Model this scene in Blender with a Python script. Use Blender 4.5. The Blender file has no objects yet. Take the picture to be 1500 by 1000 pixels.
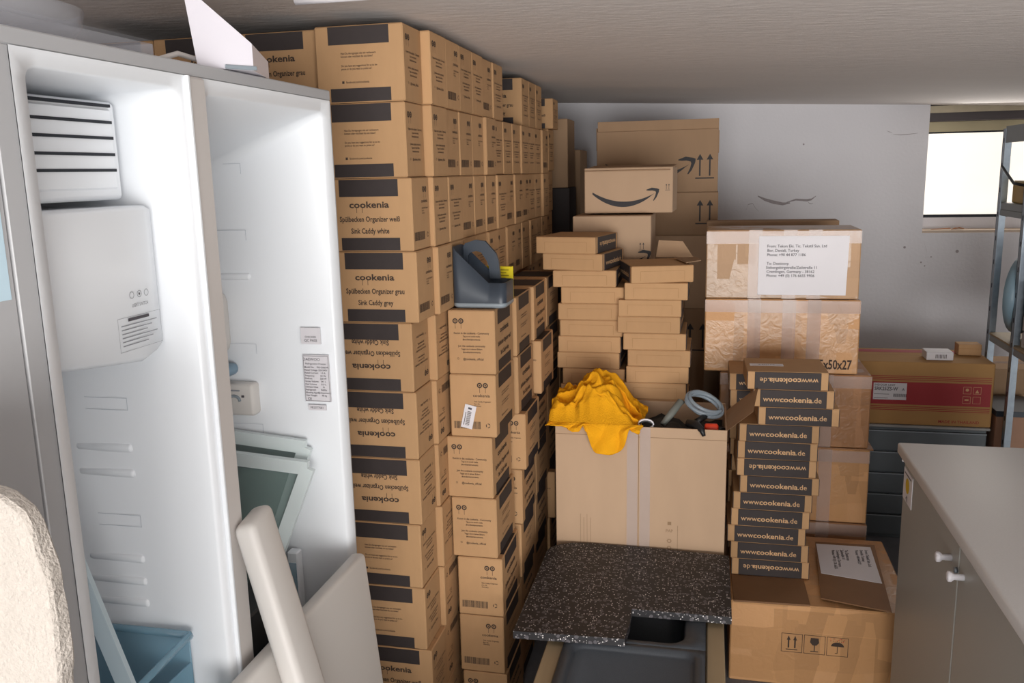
import bpy, bmesh, math, random
from mathutils import Vector, Matrix, noise
random.seed(7)
S = bpy.context.scene
COL = S.collection
# ------------------------------------------------------------------ camera
H_EYE = 1.68
def cam_matrix():
    a, b, c = .1926, -.2266, -.0222
    Rx = Matrix(((1,0,0),(0,math.cos(a),-math.sin(a)),(0,math.sin(a),math.cos(a))))
    rz = lambda t: Matrix(((math.cos(t),-math.sin(t),0),(math.sin(t),math.cos(t),0),(0,0,1)))
    B = Matrix(((1,0,0),(0,0,-1),(0,1,0)))
    return rz(c) @ Rx @ B @ rz(b)
M = cam_matrix()
cd = bpy.data.cameras.new('camera'); cam = bpy.data.objects.new('camera', cd); COL.objects.link(cam)
cd.sensor_width = 36; cd.lens = 36*1267.36/1500; cd.clip_start = .02
R = Matrix((M[0], -M[1], -M[2])).transposed()
cam.matrix_world = Matrix.Translation((0,0,H_EYE)) @ R.to_4x4()
S.camera = cam
# ------------------------------------------------------------------ light, world, exposure
W = bpy.data.worlds.new('world'); S.world = W; W.use_nodes = True
W.node_tree.nodes['Background'].inputs[0].default_value = (.90, .95, 1, 1)
W.node_tree.nodes['Background'].inputs[1].default_value = .68
def area(name, loc, target, sx, sy, power, color=(1,1,1)):
    l = bpy.data.lights.new(name, 'AREA'); l.shape = 'RECTANGLE'; l.size = sx; l.size_y = sy; l.energy = power; l.color = color
    o = bpy.data.objects.new(name, l); COL.objects.link(o); o.location = loc
    o.rotation_euler = (Vector(target)-Vector(loc)).to_track_quat('-Z','Z').to_euler(); return o
area('garage_door_daylight', (1.0,-3.1,.85), (.3,1.5,1.75), 4.0, 1.6, 255, (1,.985,.96))
area('window_daylight', (1.75,5.1,1.65), (1.2,3.2,.9), 1.1, .5, 4, (1,.98,.94))
S.view_settings.view_transform = 'Standard'; S.view_settings.look = 'None'
S.view_settings.exposure = 0.18; S.view_settings.gamma = 1; S.view_settings.use_curve_mapping = False

# ------------------------------------------------------------------ materials
def lin(c):
    return tuple(((v/255)/12.92 if v/255 <= .04045 else ((v/255+.055)/1.055)**2.4) for v in c) + (1,)
MATS = {}
def nodes(m):
    m.use_nodes = True; t = m.node_tree; return t, t.nodes, t.links, t.nodes['Principled BSDF']
def mat(name, rgb, rough=.6, metal=0, scale=0, amt=.08, stretch=(1,1,1), bump=0, bscale=40, rnd=0, spec=.5, coat=0, rgb2=None):
    if name in MATS: return MATS[name]
    m = bpy.data.materials.new(name); t, N, L, P = nodes(m)
    P.inputs['Roughness'].default_value = rough; P.inputs['Metallic'].default_value = metal
    P.inputs['Specular IOR Level'].default_value = spec; P.inputs['Coat Weight'].default_value = coat
    base = lin(rgb); P.inputs['Base Color'].default_value = base
    tc = N.new('ShaderNodeTexCoord'); mp = N.new('ShaderNodeMapping'); L.new(tc.outputs['Object'], mp.inputs[0]); mp.inputs['Scale'].default_value = stretch
    out = None
    if scale:
        nz = N.new('ShaderNodeTexNoise'); nz.inputs['Scale'].default_value = scale; nz.inputs['Detail'].default_value = 5
        L.new(mp.outputs[0], nz.inputs[0])
        mx = N.new('ShaderNodeMix'); mx.data_type = 'RGBA'; L.new(nz.outputs[0], mx.inputs[0])
        b2 = lin(rgb2) if rgb2 else tuple(v*(1-2*amt) for v in base[:3])+(1,)
        b1 = base if rgb2 else tuple(min(1,v*(1+amt*1.2)) for v in base[:3])+(1,)
        mx.inputs[6].default_value = b1; mx.inputs[7].default_value = b2; out = mx.outputs[2]
    if rnd:
        oi = N.new('ShaderNodeObjectInfo'); mr = N.new('ShaderNodeMapRange'); L.new(oi.outputs['Random'], mr.inputs[0])
        mr.inputs[3].default_value = 1-rnd; mr.inputs[4].default_value = 1+rnd
        vm = N.new('ShaderNodeVectorMath'); vm.operation = 'SCALE'; L.new(mr.outputs[0], vm.inputs['Scale'])
        if out: L.new(out, vm.inputs[0])
        else: vm.inputs[0].default_value = base[:3]
        out = vm.outputs[0]
    if out: L.new(out, P.inputs['Base Color'])
    if bump:
        nb = N.new('ShaderNodeTexNoise'); nb.inputs['Scale'].default_value = bscale; nb.inputs['Detail'].default_value = 6; L.new(mp.outputs[0], nb.inputs[0])
        bp = N.new('ShaderNodeBump'); bp.inputs['Strength'].default_value = bump; bp.inputs['Distance'].default_value = .01
        L.new(nb.outputs[0], bp.inputs['Height']); L.new(bp.outputs[0], P.inputs['Normal'])
    MATS[name] = m; return m
KR = mat('kraft_board', (190,150,109), .8, scale=30, amt=.05, stretch=(1,1,.35), rnd=.07, spec=.3)
KRP = mat('pink_kraft_board', (188,158,130), .8, scale=12, amt=.05, stretch=(1,1,.3), rnd=.03, spec=.3)
KRD = mat('grey_kraft_board', (166,136,108), .85, scale=12, amt=.07, stretch=(1,1,.3), rnd=.05, spec=.2)
KRO = mat('orange_kraft_board', (178,136,86), .8, scale=12, amt=.05, spec=.3)
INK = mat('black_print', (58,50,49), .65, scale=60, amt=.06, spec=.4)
TXT = mat('dark_lettering', (66,52,44), .8)
KTX = mat('kraft_lettering', (214,172,128), .8)
WHT = mat('white_paper', (226,222,226), .5, scale=9, amt=.03)
PRT = mat('printed_grey', (84,80,86), .8)
RED = mat('red_print', (160,38,44), .6)
BLK = mat('black_plastic', (26,26,28), .45)
ENM = mat('white_liner_plastic', (240,243,247), .32, spec=.5)
POST = mat('warm_white_plastic', (206,200,196), .45)
GRYM = mat('silver_grey_steel', (184,184,186), .42, metal=.0, scale=3, amt=.03)
DARKM = mat('dark_slot', (34,38,46), .7)
WALL = mat('white_plaster_wall', (222,220,224), .9, scale=2.2, amt=.03, bump=.12, bscale=60)
CEIL = mat('grey_white_ceiling', (232,225,221), .95, scale=1.6, amt=.03, bump=.25, bscale=18, stretch=(1,2.5,1))
FLR = mat('grey_concrete_floor', (120,122,128), .85, scale=6, amt=.15, bump=.2)
STEEL = mat('galvanised_steel', (150,160,170), .4, metal=.6, scale=40, amt=.15)
FOAM = mat('off_white_panel', (216,211,206), .5)
PLAS = mat('rough_cream_plaster', (192,183,174), .95, scale=90, amt=.06, bump=.55, bscale=260)
YEL = mat('yellow_cloth', (240,168,30), .95, scale=14, amt=.12, bump=.35, bscale=220, spec=.1)
YPR = mat('yellow_paper', (236,214,40), .7)
GREY = mat('grey_plastic', (56,64,75), .38)
LGREY = mat('light_grey_plastic', (140,150,158), .4)
TABLE = mat('pale_grey_laminate', (206,203,201), .4, scale=240, amt=.04)
TEDGE = mat('laminate_edge', (196,194,192), .4)
DOORG = mat('grey_lacquer_door', (160,159,154), .42)
SINK = mat('black_granite_sink', (66,70,76), .5, scale=400, amt=.2)
WOOD = mat('pale_wood_board', (172,150,118), .6, scale=20, amt=.12, stretch=(1,.1,1))
PINKW = mat('reddish_wood', (176,136,112), .7, scale=14, amt=.12, stretch=(.15,1,1))
SLAT = mat('dark_grey_slats', (100,107,112), .5)
SLATL = mat('slat_edge', (160,168,174), .5)
ORNG = mat('orange_red_plastic', (232,70,40), .4)
LBLU = mat('pale_blue_plastic', (140,168,184), .4)
def granite():
    m = bpy.data.materials.new('speckled_black_granite'); t,N,L,P = nodes(m)
    tc = N.new('ShaderNodeTexCoord'); prev = None
    cols = [(228,222,220),(140,134,134),(92,88,92)]; base = lin((36,34,37))
    for i,(sc,th) in enumerate(((210,.27),(130,.25),(80,.33))):
        v = N.new('ShaderNodeTexVoronoi'); v.inputs['Scale'].default_value = sc; L.new(tc.outputs['Object'], v.inputs['Vector'])
        sp = N.new('ShaderNodeSeparateColor'); L.new(v.outputs['Color'], sp.inputs[0])
        a = N.new('ShaderNodeMath'); a.operation = 'LESS_THAN'; L.new(v.outputs['Distance'], a.inputs[0]); a.inputs[1].default_value = th+.12
        b = N.new('ShaderNodeMath'); b.operation = 'GREATER_THAN'; L.new(sp.outputs[0], b.inputs[0]); b.inputs[1].default_value = (.86,.76,.66)[i]
        c = N.new('ShaderNodeMath'); c.operation = 'MULTIPLY'; L.new(a.outputs[0], c.inputs[0]); L.new(b.outputs[0], c.inputs[1])
        mx = N.new('ShaderNodeMix'); mx.data_type='RGBA'; L.new(c.outputs[0], mx.inputs[0])
        if prev: L.new(prev, mx.inputs[6])
        else: mx.inputs[6].default_value = base
        mx.inputs[7].default_value = lin(cols[i]); prev = mx.outputs[2]
    L.new(prev, P.inputs['Base Color']); P.inputs['Roughness'].default_value = .55; return m
GRAN = granite()
def tape_kraft(name, rgb, seed):
    # glossy cardboard wrapped in criss-crossed strips of brown packing tape
    m = bpy.data.materials.new(name); t,N,L,P = nodes(m)
    tc = N.new('ShaderNodeTexCoord'); mp = N.new('ShaderNodeMapping'); L.new(tc.outputs['Object'], mp.inputs[0]); mp.inputs['Location'].default_value = (seed*.37,seed,.21*seed)
    def strips(scale_vec, sc):
        q = N.new('ShaderNodeMapping'); L.new(mp.outputs[0], q.inputs[0]); q.inputs['Scale'].default_value = scale_vec
        v = N.new('ShaderNodeTexVoronoi'); v.distance = 'CHEBYCHEV'; v.inputs['Scale'].default_value = sc; v.inputs['Randomness'].default_value = .75; L.new(q.outputs[0], v.inputs['Vector'])
        s = N.new('ShaderNodeSeparateColor'); L.new(v.outputs['Color'], s.inputs[0]); return s.outputs[0]
    s1 = strips((1,1,.22), 16); s2 = strips((.2,.2,1), 14)
    ad = N.new('ShaderNodeMath'); ad.operation='ADD'; L.new(s1, ad.inputs[0]); L.new(s2, ad.inputs[1])
    mr = N.new('ShaderNodeMapRange'); L.new(ad.outputs[0], mr.inputs[0]); mr.inputs[2].default_value = 2; mr.inputs[3].default_value=.78; mr.inputs[4].default_value=1.22
    vm = N.new('ShaderNodeVectorMath'); vm.operation='SCALE'; vm.inputs[0].default_value = lin(rgb)[:3]; L.new(mr.outputs[0], vm.inputs['Scale'])
    L.new(vm.outputs[0], P.inputs['Base Color'])
    gt = N.new('ShaderNodeMath'); gt.operation='LESS_THAN'; L.new(ad.outputs[0], gt.inputs[0]); gt.inputs[1].default_value = 1.15
    rr = N.new('ShaderNodeMapRange'); L.new(gt.outputs[0], rr.inputs[0]); rr.inputs[3].default_value=.6; rr.inputs[4].default_value=.3
    L.new(rr.outputs[0], P.inputs['Roughness'])
    nz = N.new('ShaderNodeTexNoise'); nz.inputs['Scale'].default_value = 26; nz.inputs['Detail'].default_value=4; nz.inputs['Distortion'].default_value = 1.4; L.new(mp.outputs[0], nz.inputs[0])
    bp = N.new('ShaderNodeBump'); bp.inputs['Strength'].default_value=.17; bp.inputs['Distance'].default_value=.012; L.new(nz.outputs[0], bp.inputs['Height']); L.new(bp.outputs[0], P.inputs['Normal'])
    return m
TK = [tape_kraft('taped_kraft_%s' % n, c, i+1) for i,(n,c) in enumerate((('orange',(204,154,106)),('brown',(166,120,82)),('tan',(182,146,112)),('dull',(156,112,76))))]
def glassy(name, rgb, alpha, rough=.08):
    m = bpy.data.materials.new(name); t,N,L,P = nodes(m)
    P.inputs['Base Color'].default_value = lin(rgb); P.inputs['Roughness'].default_value = rough; P.inputs['Alpha'].default_value = alpha
    return m
CLR = glassy('clear_plastic', (206,208,216), .3); HOSE = glassy('clear_hose_plastic', (150,162,172), .55, .15)
BLUE = glassy('blue_clear_plastic', (140,184,206), .5); GLS = glassy('green_tinted_glass', (140,164,158), .32)
TAPE = glassy('clear_packing_tape', (220,198,188), .26, .12)
TAPE2 = glassy('shiny_packing_tape', (212,192,180), .5, .18)
FROST = glassy('frosted_edge_plastic', (232,242,242), .9, .2)
def emis(name, rgb, st):
    m = bpy.data.materials.new(name); t,N,L,P = nodes(m)
    tc = N.new('ShaderNodeTexCoord'); nz = N.new('ShaderNodeTexNoise'); nz.inputs['Scale'].default_value = 2.2; L.new(tc.outputs['Object'], nz.inputs[0])
    mx = N.new('ShaderNodeMix'); mx.data_type='RGBA'; L.new(nz.outputs[0], mx.inputs[0]); mx.inputs[6].default_value = lin(rgb); mx.inputs[7].default_value = lin((255,238,214))
    L.new(mx.outputs[2], P.inputs['Emission Color']); P.inputs['Emission Strength'].default_value = st; P.inputs['Base Color'].default_value = (.8,.8,.8,1); return m
PANE = emis('daylit_frosted_glass', (255,248,236), .80)

# ------------------------------------------------------------------ mesh helpers
TC = {}
def text_geo(s, bold=0):
    k = (s, bold)
    if k not in TC:
        c = bpy.data.curves.new('t', 'FONT'); c.body = s; c.size = 1; c.resolution_u = 2; c.align_x = 'CENTER'; c.offset = bold; c.fill_mode = 'FRONT'
        o = bpy.data.objects.new('t', c); me = bpy.data.meshes.new_from_object(o)
        TC[k] = ([v.co.xy for v in me.vertices], [tuple(p.vertices) for p in me.polygons])
        bpy.data.objects.remove(o); bpy.data.curves.remove(c); bpy.data.meshes.remove(me)
    return TC[k]
class MB:
    def __init__(s): s.v = []; s.f = []; s.m = []; s.mats = []; s.sm = []
    def mi(s, m):
        if m not in s.mats: s.mats.append(m)
        return s.mats.index(m)
    def add(s, vs, fs, m, smooth=False):
        b = len(s.v); s.v += [tuple(v) for v in vs]; i = s.mi(m)
        for f in fs: s.f.append(tuple(b+k for k in f)); s.m.append(i); s.sm.append(smooth)
    def box(s, x0,y0,z0,x1,y1,z1, m, b=.002, X=None):
        b = min(b, (x1-x0)/2.2, (y1-y0)/2.2, (z1-z0)/2.2)
        bm = bmesh.new(); bmesh.ops.create_cube(bm, size=1)
        for v in bm.verts: v.co = Vector(((x0+x1)/2+v.co.x*(x1-x0), (y0+y1)/2+v.co.y*(y1-y0), (z0+z1)/2+v.co.z*(z1-z0)))
        if b > 0: bmesh.ops.bevel(bm, geom=bm.edges[:], offset=b, segments=1 if b < .006 else 3, affect='EDGES', profile=.5)
        bm.verts.index_update()
        vs = [(X @ v.co) if X else v.co.copy() for v in bm.verts]
        s.add(vs, [tuple(v.index for v in f.verts) for f in bm.faces], m, b >= .006); bm.free()
    def prism(s, pts, n, m, smooth=False):
        # closed polygon pts (3D) pushed along vector n
        pts = [Vector(p) for p in pts]; n = Vector(n); k = len(pts)
        nn = (pts[1]-pts[0]).cross(pts[2]-pts[1])
        tot = Vector((0,0,0))
        for i in range(k): tot += pts[i].cross(pts[(i+1)%k])
        if tot.dot(n) > 0: pts.reverse()
        vs = pts + [p+n for p in pts]
        s.add(vs, [tuple(range(k)), tuple(range(2*k-1, k-1, -1))] + [(i, k+i, k+(i+1)%k, (i+1)%k) for i in range(k)], m, smooth)
    def tube(s, pts, r, m, n=8, closed=False):
        pts = [Vector(p) for p in pts]; k = len(pts); vs = []; fs = []; up = Vector((.1,.2,1)).normalized()
        for i,p in enumerate(pts):
            if closed: d = pts[(i+1)%k]-pts[i-1]
            else: d = pts[min(i+1,k-1)]-pts[max(i-1,0)]
            d.normalize(); a = d.cross(up)
            if a.length < .05: a = d.cross(Vector((1,0,0)))
            a.normalize(); c = a.cross(d); rr = r[i] if isinstance(r, (list,tuple)) else r
            vs += [p + rr*(math.cos(t)*a+math.sin(t)*c) for t in [2*math.pi*j/n for j in range(n)]]
        kk = k if closed else k-1
        for i in range(kk):
            for j in range(n):
                a0, b0 = i*n, ((i+1)%k)*n
                fs.append((a0+j, a0+(j+1)%n, b0+(j+1)%n, b0+j))
        if not closed: fs += [tuple(range(n-1,-1,-1)), tuple(range((k-1)*n, k*n))]
        s.add(vs, fs, m, True)
    def quad(s, fr, u0,v0,u1,v1, m, e=.0006):
        o,u,v,n = fr; s.add([o+u*a+v*b+n*e for a,b in ((u0,v0),(u1,v0),(u1,v1),(u0,v1))], [(0,1,2,3)], m)
    def poly(s, fr, pts, m, e=.0008):
        o,u,v,n = fr; s.add([o+u*a+v*b+n*e for a,b in pts], [tuple(range(len(pts)))], m)
    def ring(s, fr, cx, cy, r0, r1, m, n=16, e=.0008):
        o,u,v,nn = fr; vs = []
        for i in range(n):
            t = 2*math.pi*i/n
            for r in (r0,r1): vs.append(o+u*(cx+r*math.cos(t))+v*(cy+r*math.sin(t))+nn*e)
        s.add(vs, [(2*i,2*i+1,(2*i+3)%(2*n),(2*i+2)%(2*n)) for i in range(n)], m)
    def disc(s, fr, cx, cy, r, m, n=14, e=.0008): s.poly(fr, [(cx+r*math.cos(2*math.pi*i/n), cy+r*math.sin(2*math.pi*i/n)) for i in range(n)], m, e)
    def text(s, fr, st, cu, cv, size, m, bold=0, flip=False, sx=1, align='c', e=.0008):
        vs, fs = text_geo(st, bold); o,u,v,n = fr; k = -1 if flip else 1
        if not vs: return
        w = max(p[0] for p in vs)*size*sx
        off = w if align == 'l' else 0
        s.add([o+u*(cu+k*(p[0]*size*sx+off))+v*(cv+k*(p[1]*size-size*.33))+n*e for p in vs], fs, m)
    def build(s, name, parent=None, loc=None, rot=None):
        me = bpy.data.meshes.new(name); me.from_pydata(s.v, [], s.f)
        for m in s.mats: me.materials.append(m)
        me.polygons.foreach_set('material_index', s.m); me.polygons.foreach_set('use_smooth', s.sm); me.update()
        o = bpy.data.objects.new(name, me); COL.objects.link(o)
        if parent: o.parent = parent
        if loc: o.location = loc
        if rot: o.rotation_euler = rot
        return o
V = Vector
def frames(x0,y0,z0,x1,y1,z1):
    cx,cy,cz = (x0+x1)/2,(y0+y1)/2,(z0+z1)/2
    return dict(front=(V((cx,y0,cz)),V((1,0,0)),V((0,0,1)),V((0,-1,0))), right=(V((x1,cy,cz)),V((0,1,0)),V((0,0,1)),V((1,0,0))),
                back=(V((cx,y1,cz)),V((-1,0,0)),V((0,0,1)),V((0,1,0))), left=(V((x0,cy,cz)),V((0,-1,0)),V((0,0,1)),V((-1,0,0))),
                top=(V((cx,cy,z1)),V((1,0,0)),V((0,1,0)),V((0,0,1))))
def tag(o, label, cat, group=None):
    o['label'] = label; o['category'] = cat
    if group: o['group'] = group
    return o
def thing(name, label, cat, loc=(0,0,0), rotz=0, group=None):
    o = bpy.data.objects.new(name, None); COL.objects.link(o); o.location = loc; o.rotation_euler = (0,0,rotz); o.empty_display_size = .05
    return tag(o, label, cat, group)
def struct(o): o['kind'] = 'structure'; return o
def dup(root, loc, rotz=0, label=None, group=None):
    r = root.copy(); COL.objects.link(r); r.location = loc; r.rotation_euler = (0,0,rotz)
    if label: r['label'] = label
    if group: r['group'] = group
    for ch in list(root.children):
        c = ch.copy(); COL.objects.link(c); c.parent = r
        for g in list(ch.children): d = g.copy(); COL.objects.link(d); d.parent = c
    return r
ORD = ['', 'first','second','third','fourth','fifth','sixth','seventh','eighth','ninth','tenth','eleventh','twelfth','thirteenth','fourteenth','fifteenth']
def X4(loc, rx=0, ry=0, rz=0):
    return Matrix.Translation(loc) @ Matrix.Rotation(rz,4,'Z') @ Matrix.Rotation(ry,4,'Y') @ Matrix.Rotation(rx,4,'X')

# ------------------------------------------------------------------ room
b = MB(); b.box(-1.75,-2.2,-.1,2.9,5.6,0,FLR,0); b.box(-6,-10,-.1,8,-2.2,-.001,mat('bounce_ground_concrete',(190,186,180),.9,scale=4,amt=.08),0); struct(b.build('floor'))  # second box: unseen pale ground added outside to bounce skylight onto the ceiling
b = MB()
cz = lambda x: 2.075-.042*(x+.87)
b.prism([(-1.75,-2.2,cz(-1.75)),(2.9,-2.2,cz(2.9)),(2.9,5.6,cz(2.9)),(-1.75,5.6,cz(-1.75))],(0,0,.12),CEIL); struct(b.build('ceiling'))
b = MB(); b.box(-1.85,-2.2,0,-1.72,5.6,2.14,WALL,0); struct(b.build('wall_left'))
b = MB(); b.box(2.8,-2.2,0,2.93,5.6,2.0,mat('grey_block_wall',(128,124,120),.9,scale=5,amt=.1),0); struct(b.build('wall_right'))
b = MB(); wx = 1.145
b.box(-1.75,5.2,0,wx,5.5,2.13,WALL,0); b.box(wx,5.2,0,2.85,5.5,1.303,WALL,0); b.box(2.3,5.2,1.303,2.85,5.5,1.98,WALL,0)
b.box(wx,5.24,1.948,2.3,5.5,1.985,mat('beige_lintel',(196,184,160),.9,scale=20,amt=.1),0)
fr = (V((0,5.2,0)),V((1,0,0)),V((0,0,1)),V((0,-1,0)))
CR = mat('wall_scuff', (164,156,158), .9, scale=30, amt=.2)
def scuff(pts, w):
    up = [(x, z+w*(.3+.7*math.sin(math.pi*i/(len(pts)-1)))) for i,(x,z) in enumerate(pts)]
    b.poly(fr, pts + up[::-1], CR, .0005)
scuff([(.262,1.515),(.30,1.490),(.35,1.472),(.40,1.464),(.44,1.474)], .020)
scuff([(.42,1.478),(.47,1.490),(.53,1.484),(.555,1.490),(.578,1.512)], .013); scuff([(.535,1.49),(.54,1.475),(.552,1.468),(.565,1.474)], .004)
scuff([(.20,1.44),(.21,1.47),(.235,1.475),(.25,1.45),(.27,1.43)], .003)
for x,z,r in ((1.06,1.224,.007),(1.331,1.201,.009),(.50,1.80,.005),(1.20,1.17,.004),(1.15,1.14,.005),(1.17,1.12,.004)): b.disc(fr, x, z, r, CR, 7, .0005)
scuff([(.965,1.84),(1.0,1.834),(1.04,1.836),(1.09,1.842)], .004); scuff([(1.16,1.25),(1.175,1.20),(1.168,1.15)], .003); scuff([(.93,1.86),(.945,1.852),(.96,1.85)], .003)
struct(b.build('wall_back'))
b = MB(); YF = mat('beige_window_frame',(206,192,156),.7,scale=8,amt=.06)  # beige frame bar above the pane, faintly mottled
b.box(wx,5.36,1.848,2.3,5.44,1.905,YF,.002); b.box(wx,5.355,1.842,2.3,5.43,1.85,DARKM,0); b.box(wx,5.25,1.905,2.3,5.44,1.95,mat('dark_beam',(86,80,82),.8),.002)
b.box(wx,5.36,1.378,2.3,5.42,1.394,DARKM,0)
wf = struct(b.build('window_1')); 
b = MB(); b.box(wx,5.38,1.394,2.3,5.39,1.842,PANE,0); b.build('pane', wf)
b = MB(); b.box(wx,5.202,1.303,2.3,5.42,1.316,mat('dusty_sill',(196,178,162),.9,scale=12,amt=.12),0)
LF = mat('dry_leaf',(150,98,58),.8)
b.box(wx,5.36,1.316,2.3,5.41,1.378,WALL,0)
b.build('window_sill', wf)
b = MB()
b.prism([(1.30,5.23,1.318),(1.34,5.22,1.328),(1.37,5.25,1.32),(1.33,5.27,1.323)],(0,0,.004),LF); b.prism([(1.2,5.25,1.318),(1.3,5.24,1.323),(1.3,5.25,1.325),(1.21,5.27,1.318)],(0,0,.002),LF)
tag(b.build('dry_leaf'),'curled brown dead leaf lying on the dusty window sill','leaf')
# fluorescent light on ceiling above fridge
t = thing('ceiling_light','white fluorescent ceiling fitting above the open fridge','lamp',(-.745,1.735,cz(-.72)-.001))
b = MB(); b.box(-.2,-.28,-.03,.2,.28,-.001,FOAM,.006, None); b.build('housing', t)
b = MB(); b.tube([(-.15,-.26,-.042),(-.15,.26,-.042)],.012,FOAM); b.build('tube', t)
bpy.data.objects.remove(t.children[0]); bpy.data.objects.remove(t.children[0]); 
b = MB(); b.box(-.10,-.10,-.028,.10,.06,-.001,FOAM,.006); b.build('housing', t)
b = MB(); b.tube([(-.085,-.02,-.034),(.085,-.02,-.034)],.011,WHT); b.build('tube', t)

# ------------------------------------------------------------------ printed cartons
CL, CS, CH = .232, .137, .186
def spoons(b, fr, cx, cy, k=1, m=TXT):
    for i,dx in enumerate((-.0085,.0085)):
        b.ring(fr, cx+dx, cy, .0042, .0078, m); b.disc(fr, cx+dx, cy+(0 if i else .0), .0024, m, 8)
        b.quad(fr, cx+dx-.0005, cy-k*.022, cx+dx+.0005, cy-k*.0078, m, .0008) if k > 0 else b.quad(fr, cx+dx-.0005, cy+.0078, cx+dx+.0005, cy+.022, m, .0008)
def carton_mesh(kind, short, inv):
    b = MB(); L,Sx,Hh = CL,CS,CH-.0012
    b.box(-L/2,-Sx/2,0,L/2,Sx/2,Hh,KR,.003)
    F = frames(-L/2,-Sx/2,0,L/2,Sx/2,Hh); k = -1 if inv else 1
    for nm in ('front','back'):
        f = F[nm]; kd = kind if nm == 'front' else ('weiss' if kind == 'info' else 'info')
        b.quad(f, -.08,.047,.08,Hh/2-.0025,INK); b.quad(f, -.08,-Hh/2+.0025,.08,-.0575,INK)
        if kd == 'info':
            for v,tx in ((.026,'Hast Du Anregungen wie wir verbessern'),(.0185,'können oder möchtest du uns loben?'),(-.0035,'Do you have any suggestions for us to im-'),(-.011,'prove or do you want to praise us?')):
                b.text(f, tx, -k*.048, k*v, .0072, TXT, .01, inv, .78, 'l')
            b.quad(f, *( (-.048,-.046,-.042,-.040) if k > 0 else (.042,.040,.048,.046) ), TXT)
            b.text(f, 'facebook.com/cookenia', -k*.037, -k*.043, .0075, TXT, .01, inv, .85, 'l')
        else:
            c = ('weiß','white') if kd == 'weiss' else ('grau','grey')
            b.text(f, 'cookenia', 0, k*.0265, .0225, TXT, .028, inv, 1.32)
            for du in (-.034,-.019): b.quad(f, *( (k*du-.0006, .006, k*du+.0006, .02) if k>0 else (k*du-.0006,-.02,k*du+.0006,-.006)), TXT)
            b.text(f, 'Spülbecken Organizer '+c[0], 0, -k*.010, .0190, TXT, .022, inv, .78)
            b.text(f, 'Sink Caddy '+c[1], 0, -k*.040, .0190, TXT, .022, inv, .78)
    for nm in ('right','left'):
        f = F[nm]; A = (short == 'A')
        spoons(b, f, k*(-.038 if A else .030), k*.062, k)
        if A:
            for v,tx,sz in ((.027,'Komm in die cookenia - Community',.0085),(.018,'Tag us on social media',.0068),(.009,'#cookeniamoments',.0078),(-.010,'Join the cookenia community',.0082),(-.019,'Tagge uns in deinen Bildern',.0068),(-.028,'#cookeniamoments',.0078)):
                b.text(f, tx, 0, k*v, sz, TXT, .012, inv, .82)
            b.text(f, '@cookenia_official', k*.004, -k*.048, .0092, TXT, .012, inv, .85); b.ring(f, -k*.041, -k*.047, .0022,.003, TXT, 10)
        else:
            b.text(f, 'cookenia', k*.026, k*.032, .0125, TXT, .01, inv, 1.1)
            for v,tx in ((.014,'Sink Caddy Organizer'),(.007,'Art. Nr.'),(.001,'Germany')): b.text(f, tx, k*.004, k*v, .0062, TXT, .01, inv, .9, 'l')
            x = -.058; rr = random.Random(3)
            while x < .022:
                w = rr.choice((.0006,.001,.0016)); 
                b.quad(f, min(k*x,k*(x+w)), min(-k*.068,-k*.046), max(k*x,k*(x+w)), max(-k*.068,-k*.046), TXT); x += w+rr.choice((.0006,.001,.0014))
            for q in range(3):
                t0 = q*2.1+.3; pts = [(k*.044+.0068*math.cos(t0+j*.3), -k*.057+.0068*math.sin(t0+j*.3)) for j in range(6)]+[(k*.044+.0046*math.cos(t0+j*.3), -k*.057+.0046*math.sin(t0+j*.3)) for j in range(5,-1,-1)]
                b.poly(f, pts, TXT)
    f = F['top']; b.quad(f, -.08,-Sx/2+.003,.08,Sx/2-.003,INK); b.quad(f, -L/2+.004,-.0006,L/2-.004,.0006,DARKM,.0009)
    me = b.build('carton'); m = me.data; bpy.data.objects.remove(me); return m
CM = {}
def carton(kind, short, inv, loc, rotz, label, group):
    k = (kind, short, inv)
    if k not in CM: CM[k] = carton_mesh(*k)
    o = bpy.data.objects.new('printed_carton', CM[k]); COL.objects.link(o); o.location = loc; o.rotation_euler = (0,0,rotz)
    return tag(o, label, 'carton', group)
# tall wall of cartons, ends facing the room; 13 columns deep, 11 rows
col1 = {10:('info',0),9:('info',0),8:('weiss',0),7:('grau',0),6:('weiss',1),5:('weiss',1),4:('weiss',1),3:('info',0),2:('info',0),1:('weiss',0),0:('weiss',0)}
x1 = {10:-.741,9:-.743,8:-.735,7:-.730,6:-.752,5:-.748,4:-.747,3:-.752,2:-.748,1:-.735,0:-.74}
DES = {('info',0):'small info print',('weiss',0):'upright lettering',('grau',0):'upright lettering',('weiss',1):'upside-down lettering'}
for r in range(11):
    for c in range(13):
        if r == 10 and c in (7,8): continue
        if r == 10 and c > 11: continue
        kd, iv = col1[r] if c == 0 else (random.choice(('info','weiss','grau')), 1 if (r < 7 and c < 2) else 0)
        xr = x1[r] if c == 0 else -.722+random.uniform(-.006,.006)
        if c == 1 and r < 7: xr = (-.736 if r < 6 else -.728)+random.uniform(-.003,.003)
        if c > 1 and r < 7: xr = -.744
        y = 2.1+CS/2 if c == 0 else 2.1+.1405*c+CS/2-.002
        if r == 10 and c > 8: y += .09; xr = -.735
        z = r*CH; yaw = random.uniform(-.006,.006)
        lab = 'printed brown carton in the tall wall, %s row from top, %s column back from front' % (ORD[11-r], ORD[c+1])
        if c == 0: lab = 'front printed carton with %s, tall wall beside fridge, %s row from top' % (DES[(kd,iv)], ORD[11-r])
        sh = random.choice('AB') if c else ('A' if r > 8 else 'B' if r > 6 else 'A')
        carton(kd, sh, iv, (xr-CL/2, y, z+.0005), yaw, lab, 'printed cartons of the tall wall')
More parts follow.
